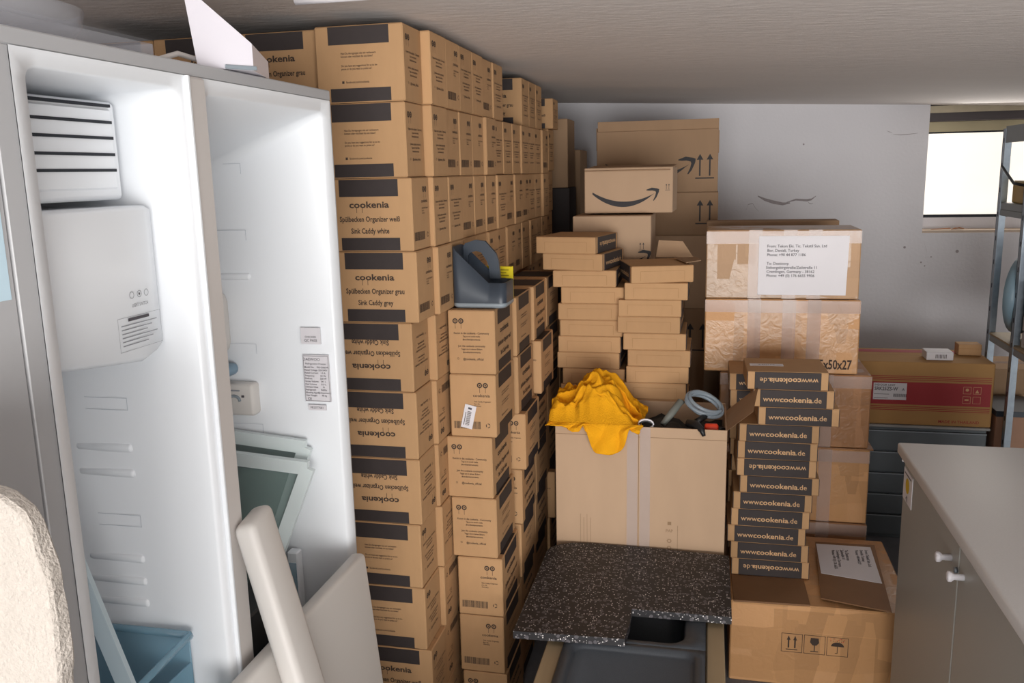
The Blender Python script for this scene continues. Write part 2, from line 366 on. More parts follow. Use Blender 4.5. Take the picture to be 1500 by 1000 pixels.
# cartons continuing left behind the fridge
for j in range(3):
    for r in range(11):
        lab = 'printed carton behind the fridge, %s row from top, %s column left of the tall wall' % (ORD[11-r], ORD[j+1])
        carton('grau' if (r+j) % 2 == 0 else 'weiss', 'A', 0, (-.982-CL/2-.236*j, 2.13+CS/2+.004*j, r*CH+.0005), 0, lab, 'printed cartons behind the fridge')
# shorter stack, long sides facing the room
s2 = {0:['A','B','A','A','B','B','A'][::-1]}
f2 = ['A','B','B','A','A','B','A']   # rows 0..6 (bottom to top)
dx = {1:[0,.005,.01,.015,.03,.012,.008],2:[0,0,.006,.01,.012,.035,.012],3:[0,.01,.03,.004,.01,.012,.01],4:[0,0,.008,.01,.01,.03,.004]}
xf = [-.585,-.590,-.592,-.604,-.612,-.598,-.598]
for c in range(5):
    for r in range(7):
        if c == 4 and r > 5: continue
        xr = .012 + (xf[r] if c == 0 else -.60+dx[c][r])
        y0 = 2.325+.2555*c + (0 if c == 0 else random.uniform(-.004,.004))
        if c == 0: y0 -= (6-r)*.002
        if c == 0: lab = 'end-on printed carton %s, %s from top of the shorter stack' % ('with barcode print' if f2[r] == 'B' else 'with small community print', ORD[7-r])
        else: lab = 'printed brown carton in shorter stack, %s row from top, %s column back from front' % (ORD[7-r], ORD[c+1])
        carton('info' if (r+c)%2 else 'weiss', f2[r] if c == 0 else 'B' if c == 1 and r in (3,4) else 'A', 0, (xr-CS/2, y0+CL/2, r*CH+.0005), math.pi/2+random.uniform(-.012,.012), lab, 'printed cartons of the shorter stack')
# barcode sticker on the second carton from the top
b = MB(); fr = (V((-.668,2.320,5*CH+.062)), V((.97,0,-.22)).normalized(), V((.22,0,.97)).normalized(), V((0,-1,0)))
b.prism([fr[0]+fr[1]*u+fr[2]*v for u,v in ((-.017,-.035),(.017,-.035),(.017,.035),(-.017,.035))],(0,-.0012,0),WHT)
y = -.026
for i in range(16): b.quad((fr[0]+V((0,-.0013,0)),)+fr[1:], -.006, y, .006, y+(.0009,.0016)[i%2], TXT, .0003); y += .0027
b.quad((fr[0]+V((0,-.0013,0)),)+fr[1:], -.006,.022,.005,.028,PRT,.0003); b.quad((fr[0]+V((0,-.0013,0)),)+fr[1:], -.011,-.027,-.009,.012,PRT,.0003)
tag(b.build('barcode_sticker'),'white tilted barcode sticker on the second carton of the shorter stack','sticker')
# cartons near the back corner, long side to the camera
for r in range(11):
    z = r*CH+.012
    o = carton('weiss','A',0,(-.735-CL/2+ (0,.0,.0,.0,.0,.0,.0,-.004,.0,.008,.030)[r], 3.98+CS/2, z if r < 9 else z), 0, 'printed carton in narrow column by back corner, %s row from top' % ORD[11-r], 'printed cartons in the back corner column')
    if r == 0:
        b = MB(); b.box(-.99,3.97,0,-.72,4.13,.0125,WOOD,0); tag(b.build('wooden_board'),'flat wooden board under the carton column in the back corner','board')
    if r == 10: o.scale = (1,1,.72)
def plain_carton(name, x0,y0,z0,x1,y1,z1, m, label, group=None, rz=0, extra=None, tape=True, name_parts=True):
    t = thing(name, label, 'carton', ((x0+x1)/2,(y0+y1)/2,z0), rz, group); w,d,h = (x1-x0)/2,(y1-y0)/2,z1-z0
    b = MB(); b.box(-w,-d,0,w,d,h,m,.003); F = frames(-w,-d,0,w,d,h)
    b.quad(F['top'], -w+.004,-.0007,w-.004,.0007,DARKM)
    if extra: extra(b, F, w, d, h)
    b.build('box_body', t)
    if tape:
        b = MB(); b.box(-w+.01,-.024,h,w-.01,.024,h+.0008,TAPE,0); b.build('packing_tape', t)
    return t
plain_carton('dark_carton',-.93,4.35,0,-.69,4.56,.62,KRD,'plain brown carton at the foot of the back corner','cartons in the dark back corner')
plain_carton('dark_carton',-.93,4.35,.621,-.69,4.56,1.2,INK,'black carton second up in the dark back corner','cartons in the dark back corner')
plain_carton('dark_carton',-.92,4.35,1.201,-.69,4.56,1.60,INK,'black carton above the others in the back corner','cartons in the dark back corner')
plain_carton('dark_carton',-.92,4.33,1.601,-.695,4.56,1.935,KRD,'tall brown carton high in the back left corner','cartons in the dark back corner')
plain_carton('dark_carton',-.92,4.62,0,-.675,4.88,1.79,KRD,'tall narrow brown carton against the back wall corner','cartons in the dark back corner')

# ------------------------------------------------------------------ grey sink caddy and yellow note
def caddy():
    t = thing('sink_caddy','dark grey plastic sink caddy with looped handle on top of shorter carton stack','caddy',(-.637,2.415,7*CH+.001))
    W, D, n = .078, .060, 10
    def outline(w, d, r):
        p = []
        for cx,cy,a0 in ((w-r,d-r,0),(-w+r,d-r,90),(-w+r,-d+r,180),(w-r,-d+r,270)):
            for j in range(6): a = math.radians(a0+j*18); p.append((cx+r*math.cos(a), cy+r*math.sin(a)))
        return p
    b = MB(); o = outline(W-.002,D-.002,.018); k = len(o)
    vs = [(x*.96,y*.96,0) for x,y in o]+[(x*1.03,y*1.03,.006) for x,y in o]+[(x*1.03,y*1.03,.014) for x,y in o]; fs = [tuple(range(k-1,-1,-1)), tuple(range(2*k,3*k))]
    for q in (0,1): fs += [(q*k+i,q*k+(i+1)%k,(q+1)*k+(i+1)%k,(q+1)*k+i) for i in range(k)]
    b.add(vs, fs, LGREY, True); b.build('base_rim', t)
    b = MB(); o = []
    N = 96
    base = outline(W,D,.018)
    # resample evenly
    seg = [(base[i], base[(i+1)%len(base)]) for i in range(len(base))]; ln = [math.dist(a,c) for a,c in seg]; T = sum(ln)
    for i in range(N):
        d = T*i/N; j = 0
        while d > ln[j]: d -= ln[j]; j += 1
        a,c = seg[j]; f = d/ln[j]; o.append((a[0]+(c[0]-a[0])*f, a[1]+(c[1]-a[1])*f))
    def hgt(x,y):
        # low tray on the right, walls sweep up to the left
        if x > .03: return .072
        return .072+(.03-x)/.108*.102
    outer = [V((x,y,.014)) for x,y in o]; top = [V((x,y,hgt(x,y))) for x,y in o]
    inn = [V((x*.955,y*.94,hgt(x,y))) for x,y in o]; inb = [V((x*.955,y*.94,.02)) for x,y in o]
    vs = outer+top+inn+inb; fs = []
    for q in range(3): fs += [(q*N+i,q*N+(i+1)%N,(q+1)*N+(i+1)%N,(q+1)*N+i) for i in range(N)]
    fs.append(tuple(range(3*N,4*N))); b.add(vs, fs, GREY, True); b.build('tray', t)
    # handle: an arched band rising from the back wall
    b = MB(); oo = []; ii = []
    prof = [(-.078,.10),(-.078,.160),(-.066,.176),(-.035,.186),(-.006,.182),(.026,.146),(.034,.122),(.038,.072)]
    prin = [(-.058,.10),(-.058,.140),(-.052,.148),(-.034,.153),(-.018,.149),(-.002,.124),(.004,.108),(.006,.072)]
    m = len(prof)
    for y in (.048,.061):
        oo += [V((x,y,z)) for x,z in prof]; ii += [V((x,y,z)) for x,z in prin]
    vs = oo+ii
    for i in range(m-1):
        fs_ = [(i,i+1,2*m+i+1,2*m+i),(m+i+1,m+i,3*m+i,3*m+i+1),(i+1,i,m+i,m+i+1),(2*m+i,2*m+i+1,3*m+i+1,3*m+i)]
        b.add(vs, fs_, GREY)
    b.build('handle', t)
caddy()
b = MB(); 
for X in (X4((-.622,2.56,7*CH+.001),rz=-.15),):
    b.box(-.045,-.001,0,.042,.001,.098,YPR,0,X); b.box(-.045,-.02,.097,.042,.001,.099,YPR,0,X)
    f = (X@V((0,-.001,.060)), (X.to_3x3()@V((1,0,0))), V((0,0,1)), X.to_3x3()@V((0,-1,0)))
    for i in range(7): b.quad(f, -.035,.026-i*.0085,.028-.008*(i%2),.0285-i*.0085,mat('olive_ink',(150,130,20),.8))
tag(b.build('yellow_note'),'folded bright yellow printed note behind the grey caddy','note')

# ------------------------------------------------------------------ flat mailer boxes
ML, MS, MH = .258, .213, .0605
def mailer(inv, plain=0):
    t = bpy.data.objects.new('mailer_box', None); COL.objects.link(t); t.empty_display_size = .05
    b = MB(); h = MH-.001; b.box(-ML/2,-MS/2,0,ML/2,MS/2,h,KR,.0025); F = frames(-ML/2,-MS/2,0,ML/2,MS/2,h)
    for nm in ('left','right'):
        f = F[nm]; lw = .0007; m = mat('score_line',(150,112,72),.9)
        b.quad(f,-.075,.012,.075,.012+lw,m); b.quad(f,-.075,-.022,-.075+lw,.012,m); b.quad(f,.075,-.022,.075+lw,.012,m)
    for q in (-1,1): b.quad(F['front'], q*(ML/2-.001)-.0008, -h/2, q*(ML/2-.001)+.0008, h/2, DARKM)
    b.build('tray', t)
    b = MB(); b.box(-ML/2+.024,-MS/2-.0018,.0008,ML/2-.024,-MS/2+.001,h-.0006,INK,.001)
    f = frames(-ML/2,-MS/2-.0018,0,ML/2,MS/2,h)['front']; k = -1 if inv else 1
    v = -.002*k
    b.text(f,'www.',-k*.0665,v,.025,KTX,.006,inv,.98); b.text(f,'cookenia',k*.0085,v,.0250,KTX,.022,inv,1.12); b.text(f,'.de',k*.0745,v,.025,KTX,.006,inv,1.0)
    b.build('tuck_flap', t)
    b = MB(); b.box(-ML/2+.001,-MS/2+.002,h-.001,ML/2-.001,MS/2-.001,h+.0006,KR,.0006); b.build('lid', t)
    return t
MU, MI = mailer(False), mailer(True)
used = {0:False,1:False}
def put_mailer(inv, loc, rz, label, group, sy=1):
    src = MI if inv else MU
    if not used[inv]:
        used[inv] = True; o = src; o.location = loc; o.rotation_euler = (0,0,rz)
    else: o = dup(src, loc, rz)
    tag(o, label, 'box', group); o.scale = (1,sy,1); return o
ZB = .2915
lx = [1069,1067,1062,1067,1069,1078,1072,1074,1074,1100,1093,1083]  # left edges, bottom to top
iv = [1,0,0,0,0,0,1,0,0,0,0,1]
for i in range(12):
    x = .0985+(lx[i]-1070)/437.
    lab = 'flat mailer box with %s web address, %s from top of the black-fronted stack' % ('upside-down' if iv[i] else 'upright', ORD[12-i])
    put_mailer(iv[i], (x+ML/2, 2.9+MS/2, ZB+i*MH), random.uniform(-.012,.03), lab, 'black-fronted mailer boxes')
for i in range(11):
    lab = 'flat mailer box half hidden behind the black-fronted stack, %s from its top' % ORD[11-i]
    put_mailer(0, (.082+ML/2+random.uniform(-.004,.012), 3.119+MS/2, ZB+i*MH), 0, lab, 'mailer boxes behind the black-fronted stack')
top_mailer = [o for o in COL.objects if o.get('label','').startswith('flat mailer box with upside-down web address, first from top')][0]
b = MB(); b.box(-.115,-.02,MH,-.005,.012,MH+.0008,WHT,0); f=(V((-.06,-.004,MH+.0008)),V((1,0,0)),V((0,1,0)),V((0,0,1)))
b.text(f,'A 4711 DE',0,0,.012,PRT,.01,e=.0004); b.quad(f,-.05,-.013,.05,-.011,PRT,.0004); lb = b.build('paper_label', top_mailer); lb['label'] = 'white paper label'
# kraft ended stacks
Z0l, Z0r = .722, .682
lxl = [-.53,-.525,-.53,-.525,-.542,-.538,-.532,-.537,-.526,-.558,-.588,-.612]
for i in range(12):
    lab = 'flat mailer box with plain kraft end, left stack, %s from top' % ORD[12-i]
    put_mailer(i%2, (lxl[i]+(.128 if i > 9 else .115), 3.10+ML/2, Z0l+i*MH), math.pi/2+(-.2 if i > 9 else random.uniform(-.02,.015)), lab, 'kraft-ended mailers, left stack', 1.08)
lxr = [-.30,-.297,-.290,-.300,-.292,-.285,-.302,-.320,-.320,-.297,-.283]
for i in range(11):
    lab = 'flat mailer box with plain kraft end, right stack, %s from top' % ORD[11-i]
    put_mailer(i%2, (lxr[i]+(.09 if i > 9 else .115), 3.07+ML/2, Z0r+i*MH), (-math.pi/2+.26) if i > 9 else math.pi/2+random.uniform(-.02,.02), lab, 'kraft-ended mailers, right stack', 1.04)
for x0,x1,z,w in ((-.47,-.30,Z0l,'left'),(-.298,-.04,Z0r,'right')):
    plain_carton('support_carton',x0,3.09,0,x1,3.4,z-.002,KRD,'plain brown carton carrying the %s kraft-ended mailer stack' % w)
b = MB(); b.prism([(-.13,3.30,1.352),(-.05,3.32,1.352),(-.03,3.20,1.352),(-.08,3.12,1.352)],(0,.002,.003),KRD); 
b.prism([(-.20,3.345,1.352),(-.06,3.345,1.352),(-.10,3.36,1.41),(-.19,3.36,1.415)],(0,.003,0),KRD)
tag(b.build('loose_flap'),'loose bent cardboard flap behind the right kraft-ended stack','cardboard')

# ------------------------------------------------------------------ arrow logo cartons
LOGO = mat('charcoal_logo_print',(58,56,58),.8)
def smile(b, f, cx, cy, w):
    def arc(t): return (cx-w/2+w*.93*t, cy+w*.13*((2*t-1.05)**2-.55))
    up = [arc(i/24) for i in range(25)]; lo = []
    for i,(x,y) in enumerate(up): th = w*.08*math.sin(math.pi*min(1,.08+i/24*.95))**.7+.0004; lo.append((x, y-th))
    n = len(up)
    for i in range(n-1): b.poly(f, [up[i],lo[i],lo[i+1],up[i+1]], LOGO)
    ex, ey = cx+w*.44, cy+w*.055
    hd = [(-.13,.045),(-.05,.075),(.03,.062),(.06,.05),(.055,.01),(.02,-.07),(-.02,-.12),(-.03,-.115),(.0,-.05),(.012,.0),(.005,.02),(-.04,.032),(-.09,.03),(-.13,.035)]
    P = [(ex+x*w, ey+y*w-.0) for x,y in hd]
    for q in ([0,1,12,13],[1,2,11,12],[2,3,4,10,11],[4,5,9,10],[5,6,7,8,9]): b.poly(f, [P[j] for j in q][::-1], LOGO)
def arrows(b, f, cx, cy, h, gap):
    for q in (-1,1):
        x = cx+q*gap/2; b.quad(f, x-h*.035, cy-h/2, x+h*.035, cy+h*.3, LOGO); b.poly(f, [(x-h*.15,cy+h*.24),(x+h*.15,cy+h*.24),(x,cy+h/2)], LOGO)
    b.quad(f, cx-gap*.95, cy-h/2-h*.13, cx+gap*.95, cy-h/2-h*.07, LOGO)
def ex_tall(b,F,w,d,h):
    smile(b, F['front'], -.03, -.035, .42)
    arrows(b, F['front'], w-.06, -.02, .1, .045)
t = plain_carton('logo_carton',-.534,4.2,1.572,.03,4.62,1.86,KRD,'largest brown carton with curved arrow logo and two up arrows, topmost by wall',extra=ex_tall,tape=False)
b = MB(); b.box(-.278,-.204,.2835,.282,-.2,.333,KRD,.001,X4((0,.001,.0),rx=.0)); b.build('flap', t)
b = MB(); b.box(-.285,-.2,.20,-.281,.1,.305,KRD,.001); b.build('flap', t)
b = MB(); b.box(.281,-.19,.18,.285,.1,.28,KRD,.001); b.build('flap', t)
plain_carton('logo_carton',-.534,4.2,1.37,.034,4.62,1.571,KRD,'brown carton with two up arrows under the largest arrow-logo carton',tape=False,extra=lambda b,F,w,d,h: arrows(b,F['front'],w-.06,.015,.1,.045))
plain_carton('plain_carton',-.50,4.2,1.02,.036,4.62,1.369,KRP,'pale plain carton under the two arrow cartons against the wall',tape=False)
plain_carton('logo_carton',-.50,4.2,.55,.036,4.62,1.019,KRD,'brown carton with single visible up arrow, low behind kraft mailers',tape=False,extra=lambda b,F,w,d,h: arrows(b,F['front'],w-.09,h/2-.13,.12,.06))
plain_carton('plain_carton',-.52,4.2,0,.04,4.62,.549,KRD,'dark brown carton on the floor under the arrow-marked cartons',tape=False)
def ex_mid(b,F,w,d,h): smile(b,F['front'],-.01,-.025,.265); arrows(b,F['front'],w-.02,.012,.022,.010)
t = plain_carton('logo_carton',-.492,3.5,1.512,-.142,3.75,1.69,KRP,'open carton with full smiling arrow logo, stacked behind kraft mailers',extra=ex_mid,tape=False,rz=-.03)
b = MB(); b.box(-.172,-.12,.177,.165,-.02,.181,KRD,.001,X4((0,0,0),rx=.1)); b.build('flap', t)
b = MB(); b.box(-.172,-.01,.178,.172,.118,.182,KRD,.001,X4((0,0,0),rx=.06)); b.build('flap', t)
def ex_low(b,F,w,d,h): smile(b,F['front'],.02,-.05,.27); arrows(b,F['front'],w-.035,.0,.026,.012)
plain_carton('logo_carton',-.531,3.42,1.27,-.224,3.70,1.505,KRP,'half-hidden carton with arrow logo tip just above left kraft mailers',extra=ex_low,tape=False)
plain_carton('plain_carton',-.55,3.42,.7,-.1,3.72,1.269,KRD,'dark brown carton behind both kraft mailer stacks',tape=False)
plain_carton('plain_carton',-.55,3.42,0,-.1,3.72,.699,KRD,'brown carton on the floor behind the kraft mailer stacks',tape=False)
plain_carton('tall_flat_carton',-.015,3.86,0,.527,3.97,1.455,KRD,'tall flat brown carton standing behind the taped stack',tape=False)

# ------------------------------------------------------------------ taped cartons
def taped(x0,y0,z0,x1,y1,z1,m,label,extra=None,rz=0,name='taped_carton',group='taped cartons stacked at the back'):
    t = thing(name, label, 'carton', ((x0+x1)/2,(y0+y1)/2,z0), rz, group); w,d,h = (x1-x0)/2,(y1-y0)/2,z1-z0
    b = MB(); b.box(-w,-d,0,w,d,h,m,.004); F = frames(-w,-d,0,w,d,h); b.build('box_body', t)
    b = MB()
    for q in (-.35,.1,.42): b.box(w*q-.024,-d-.0012,.0,w*q+.024,-d-.0002,h,TAPE,0)
    b.box(-w,-d-.0016,h-.05,w,-d-.0004,h-.004,TAPE,0); b.build('packing_tape', t)
    if extra: extra(t,F,w,d,h)
    return t
def ex_top(t,F,w,d,h):
    b = MB(); x0,x1,z0,z1 = -w+.19,-w+.505,h-.24,h-.022
    b.prism([(x0,-d-.0018,z0),(x1-.004,-d-.0018,z0),(x1,-d-.0018,z1),(x0,-d-.0018,z1)],(0,-.0012,0),WHT)
    f = (V(((x0+x1)/2,-d-.003,(z0+z1)/2)),V((1,0,0)),V((0,0,1)),V((0,-1,0)))
    for v,tx in ((.072,'From: Tekon Eki. Tic. Tekstil San. Ltd'),(.056,'Bor, Denizli, Turkey'),(.040,'Phone: +90 44 877 1186'),(.008,'To: Desticorp'),(-.007,'Siebengebirgstraße/Zeilstraße 11'),(-.022,'Cremlingen, Germany - 38162'),(-.037,'Phone: +49 (0) 176 6655 9906')):
        b.text(f,tx,-.128,v,.0145,PRT,.01,align='l',sx=.95)
    b.build('address_label', t)
def ex_5x(t,F,w,d,h):
    b = MB(); b.text(F['front'],'5x50x27',w-.080,-h/2+.036,.050,TXT,.022,sx=.66,e=.0022); b.build('size_print', t)
Yt = 3.336
taped(-.012,Yt,1.197,.535,Yt+.26,1.452,TK[2],'taped brown carton with white address label, topmost of the tall taped stack',ex_top)
taped(-.012,Yt,.915,.545,Yt+.5,1.194,TK[0],'taped brown carton with printed size numbers, second from top of taped stack',ex_5x)
t = taped(.05,Yt,.63,.598,Yt+.5,.912,TK[1],'taped brown carton third from top of taped stack, behind black mailers')
t = taped(.06,Yt,.33,.606,Yt+.5,.622,TK[0],'taped brown carton fourth from top of taped stack, with torn top edge')
b = MB(); b.box(-.27,-.256,.288,.285,-.1,.293,TK[3],.001,X4((0,0,0),rx=-.02)); b.build('flap', t)
taped(.05,Yt,0,.61,Yt+.5,.326,TK[3],'taped brown carton at the floor under the tall taped stack')
t = thing('taped_carton','large taped carton in front carrying black-fronted mailers, with handling symbols','carton',(.375,3.0,0))
w,d,h = .282,.283,.287
b = MB(); b.box(-w,-d,0,w,d,h,TK[0],.004); F = frames(-w,-d,0,w,d,h); f = F['front']
for i in range(3):
    cx = -.086+i*.0705; cy = .010; s = .033; m = TXT
    for a in ((-s,-s,s,-s+.0016),(-s,s-.0016,s,s),(-s,-s,-s+.0016,s),(s-.0016,-s,s,s)): b.quad(f,cx+a[0],cy+a[1],cx+a[2],cy+a[3],m)
    if i == 0:
        for q in (-.010,.010): b.quad(f,cx+q-.0025,cy-.018,cx+q+.0025,cy+.014,m); b.poly(f,[(cx+q-.006,cy+.010),(cx+q+.006,cy+.010),(cx+q,cy+.026)],m)
        b.quad(f,cx-.018,cy-.025,cx+.018,cy-.022,m)
    elif i == 1:
        b.poly(f,[(cx-.012,cy+.024),(cx-.014,cy+.008),(cx-.006,cy-.002),(cx+.006,cy-.002),(cx+.014,cy+.008),(cx+.012,cy+.024)][::-1],m); b.quad(f,cx-.0015,cy-.022,cx+.0015,cy,m); b.quad(f,cx-.012,cy-.025,cx+.012,cy-.022,m)
    else:
        b.poly(f,[(cx+.020*math.cos(math.pi*j/10),cy+.001+.015*math.sin(math.pi*j/10)) for j in range(11)],m); b.quad(f,cx-.001,cy-.022,cx+.001,cy+.003,m); b.quad(f,cx-.007,cy-.024,cx+.001,cy-.022,m)
        rr = random.Random(5)
        for q in range(22): b.disc(f,cx+rr.uniform(-.022,.022),cy+rr.uniform(.017,.028),.0013,ORNG if q%2 else m,6)
b.build('box_body', t)
b = MB(); b.box(-w+.005,-.285,h+.001,-w+.245,-.10,h+.007,mat('brown_flap_board',(136,98,66),.6,scale=10,amt=.12),.001,X4((0,0,0),rz=.02,ry=-.01)); b.build('flap', t)
b = MB(); Xf = X4((.0,-.05,h+.012),rx=.03,ry=-.10,rz=-.05)
b.prism([Xf@V(p) for p in ((.02,.23,0),(.22,.20,0),(.215,-.27,0),(.012,-.19,0))],(0,0,.004),mat('brown_flap_board',(136,98,66))); fl = b.build('flap', t)
b = MB(); b.prism([Xf@V((x,y,.0045)) for x,y in ((.022,.21),(.205,.18),(.21,-.09),(.024,-.02))],(0,0,.001),WHT)
fp = (Xf@V((.115,.07,.006)), Xf.to_3x3()@V((0,-1,0)), Xf.to_3x3()@V((1,0,0)), Xf.to_3x3()@V((0,0,1)))
fq = fp
for v,tx in ((.072,'From: Tekstil San. Ltd'),(.056,'Denizli, Turkey'),(.040,'Phone: +90 44 877'),(.006,'To: Desticorp'),(-.009,'Zeilstraße 11'),(-.024,'Cremlingen, Germany'),(-.039,'Phone: +49 (0) 176 6655')):
    b.text(fq,tx,-.085,v,.0145,PRT,.012,align='l',e=.0004)
b.build('address_label', fl)

# ------------------------------------------------------------------ large open carton with stuff in it
t = thing('open_carton','large pale open carton with vertical clear tape, behind the granite slab','carton',(-.21,2.89,0))
w,d,h = .277,.168,.862
b = MB()
b.box(-w,-d,0,w,-d+.005,h,KRP,.001); b.box(-w,d-.005,0,w,d,h,KRP,.001); b.box(-w,-d+.005,0,-w+.005,d-.005,h,KRP,.001); b.box(w-.005,-d+.005,0,w,d-.005,h,KRP,.001); b.box(-w+.005,-d+.005,0,w-.005,d-.005,.006,KRP,.001)
f = frames(-w,-d,0,w,d,h)['front']; LN = mat('faint_print',(146,118,90),.9)
for q in range(4): b.quad(f,-.195+q*.011,-.03,-.1938+q*.011,.12-.012*(q%2),LN)
b.quad(f,-.0028,-.30,-.0012,.42,mat('board_seam',(120,92,66),.9))
for v in (.02,.045): b.ring(f,.10,v,.005,.008,LN,6)
b.text(f,'PAP',.10,.08,.014,LN,.01); b.quad(f,.094,.10,.106,.112,LN); b.quad(f,.126,.005,.1275,.10,LN)
b.box(-w,-d-.0005,h-.035,w,-d+.001,h-.033,LN,0)
b.build('box_body', t)
b = MB(); b.box(-.040,-d-.0012,.15,-.005,-d-.0002,h,TAPE2,0); b.box(.002,-d-.0012,.2,.036,-d-.0002,h,TAPE2,0); b.build('packing_tape', t)
b = MB(); b.prism([(w-.001,-d+.01,h-.005),(w+.075,-d-.02,h+.07),(w+.10,.02,h+.10),(w-.001,.06,h)],(.002,0,.003),KRD)
b.build('flap', t)
# dark clothes filling the carton
b = MB(); n = 26; vs = []; 
for j in range(n):
    for i in range(n):
        u,v = i/(n-1), j/(n-1); x = -.21-.266+.532*u; y = 2.89-.158+.316*v
        vs.append((x,y,.80+.045*noise.noise(V((x*9,y*9,3)))+.025*noise.noise(V((x*25,y*25,1)))))
fs = [(j*n+i,j*n+i+1,(j+1)*n+i+1,(j+1)*n+i) for j in range(n-1) for i in range(n-1)]
lo = [(x,y,.02) for x,y,z in vs]; nb = len(vs); vs2 = vs+[lo[0],lo[n-1],lo[-1],lo[n*(n-1)]]
fs += [(nb,nb+3,nb+2,nb+1), tuple(range(n-1,-1,-1))+(nb,nb+1), tuple(j*n for j in range(n))+(nb+3,nb), tuple(n*(n-1)+i for i in range(n))+(nb+2,nb+3), tuple((n-1)+n*j for j in range(n-1,-1,-1))+(nb+1,nb+2)]
b.add(vs2, fs, mat('charcoal_fabric',(58,58,58),.95,scale=60,amt=.2), True); tag(b.build('folded_fabric'),'crumpled charcoal fabric filling the large open carton','fabric')
# yellow cloth
def cloth():
    b = MB(); nu, nv = 150, 110; vs = []
    env = [(-.505,.915),(-.495,.930),(-.46,.950),(-.425,.955),(-.405,.985),(-.375,1.012),(-.35,1.008),(-.31,.985),(-.285,.96),(-.255,.915),(-.225,.880),(-.20,.866)]
    def E(x):
        for (a,c),(d,e) in zip(env, env[1:]):
            if a <= x <= d: t = (x-a)/(d-a); return c+(e-c)*t
        return .866
    for j in range(nv):
        v = j/(nv-1)
        for i in range(nu):
            u = i/(nu-1); x = -.505+.305*u
            s = min(1, v/.76)
            wr = noise.noise(V((x*11+s*3,s*2.5,0)))*.9+noise.noise(V((x*26-s*9,s*6,4)))*.45
            rd = 1-abs(noise.noise(V((x*13-s*4.5,s*3.2+x*7,9)))*2.2)
            rd2 = 1-abs(noise.noise(V((x*24+s*8,s*5,2)))*2.4)
            sh = min(1, math.sin(math.pi*min(1,max(0,(s*.82+.06))))*1.12)**.5
            top = .850+(E(x)-.850)*sh
            z = top + sh*(.020*wr+.030*(rd-.6)+.014*(rd2-.6))*min(1,(top-.85)/.05+.25)
            y = 2.99-.275*s - .020*(rd-.6)*sh*(1 if s < .95 else 0)
            if s < 1: z = max(z, .846+.02*max(0,s-.8)*5)
            if v > .76:
                o = (v-.76)/.24; hang = .066*math.exp(-((x+.312)/.055)**4)+.014+.010*math.sin(x*55)+.012*noise.noise(V((x*30,2,1)))
                z = .872-hang*o*1.15 if o > .12 else .872; y = 2.716-.006-.010*math.sin(min(1,o*1.6)*1.57)-.012*abs(math.sin(x*60+o*2))*min(1,o*2)
                x += .012*o*math.sin(x*40)
            vs.append((x+.012*noise.noise(V((v*7,u*6,7))), y, z))
    b.add(vs, [(j*nu+i,(j+1)*nu+i,(j+1)*nu+i+1,j*nu+i+1) for j in range(nv-1) for i in range(nu-1)], YEL, True)
    o = b.build('yellow_cloth'); m = o.modifiers.new('s','SOLIDIFY'); m.thickness = .003
    tag(o,'crumpled golden yellow cloth draped over the rim of the large open carton','cloth')
cloth()
# hose coil
b = MB(); pts = []
for i in range(150):
    a = i/150*2*math.pi*4; r = .054+.006*math.sin(i*.13)
    pts.append(V((-.006,2.87,.900))+V((1,.1,-.42))*(r*math.cos(a))+V((.18,.75,.50))*(r*.8*math.sin(a))+V((0,-.3,1))*(.007*math.sin(a*.5+i*.02)+.00010*i))
b.tube(pts,.0065,HOSE,8); tag(b.build('hose_coil'),'coiled clear grey plastic hose on top of the open carton','hose')
t = thing('plug_adapter','orange-red plastic plug lying in the open carton by its right rim','plug',(.018,2.775,.838))
b = MB(); b.tube([(-.022,0,.014),(-.018,0,.014),(.016,0,.014),(.022,0,.014)],[.011,.016,.016,.010],ORNG,14); b.build('plug_body', t)
b = MB(); b.tube([(.022,0,.014),(.036,.01,.012),(.045,.03,.004)],.0045,BLK); b.build('cable', t)
for q in (-.005,.005):
    b = MB(); b.tube([(-.036,q,.014),(-.02,q,.014)],.002,STEEL); b.build('pin', t)
b = MB(); pts = [(-.19+.024*math.cos(a)*(1-.06*k), 2.742+.006*k, .862+.015*math.sin(a)+.001*k) for k in range(2) for a in [2*math.pi*j/14 for j in range(14)]]
b.tube(pts,.0045,BLK,8); b.tube([(x,y-.002,z+.006) for x,y,z in pts[:14]],.003,WHT,8,True)
tag(b.build('cable_loop'),'small black and white looped cable beside the yellow cloth','cable')
b = MB(); b.tube([(-.14,2.80,.85),(-.11,2.83,.885),(-.085,2.86,.915),(-.075,2.87,.91)],[.010,.013,.012,.006],mat('grey_green_plastic',(110,112,106),.6),10)
tag(b.build('grey_tool_handle'),'grey-green tool handle poking up from the open carton','tool')
b = MB(); b.tube([(-.06,2.77,.868),(-.03,2.755,.866),(-.012,2.718,.862),(-.005,2.709,.845)],[.012,.016,.010,.006],BLK,10); b.tube([(-.03,2.80,.865),(.0,2.84,.875)],.010,BLK,8)
tag(b.build('black_clamp'),'small black plastic clamp hanging over the open carton front edge','clamp')

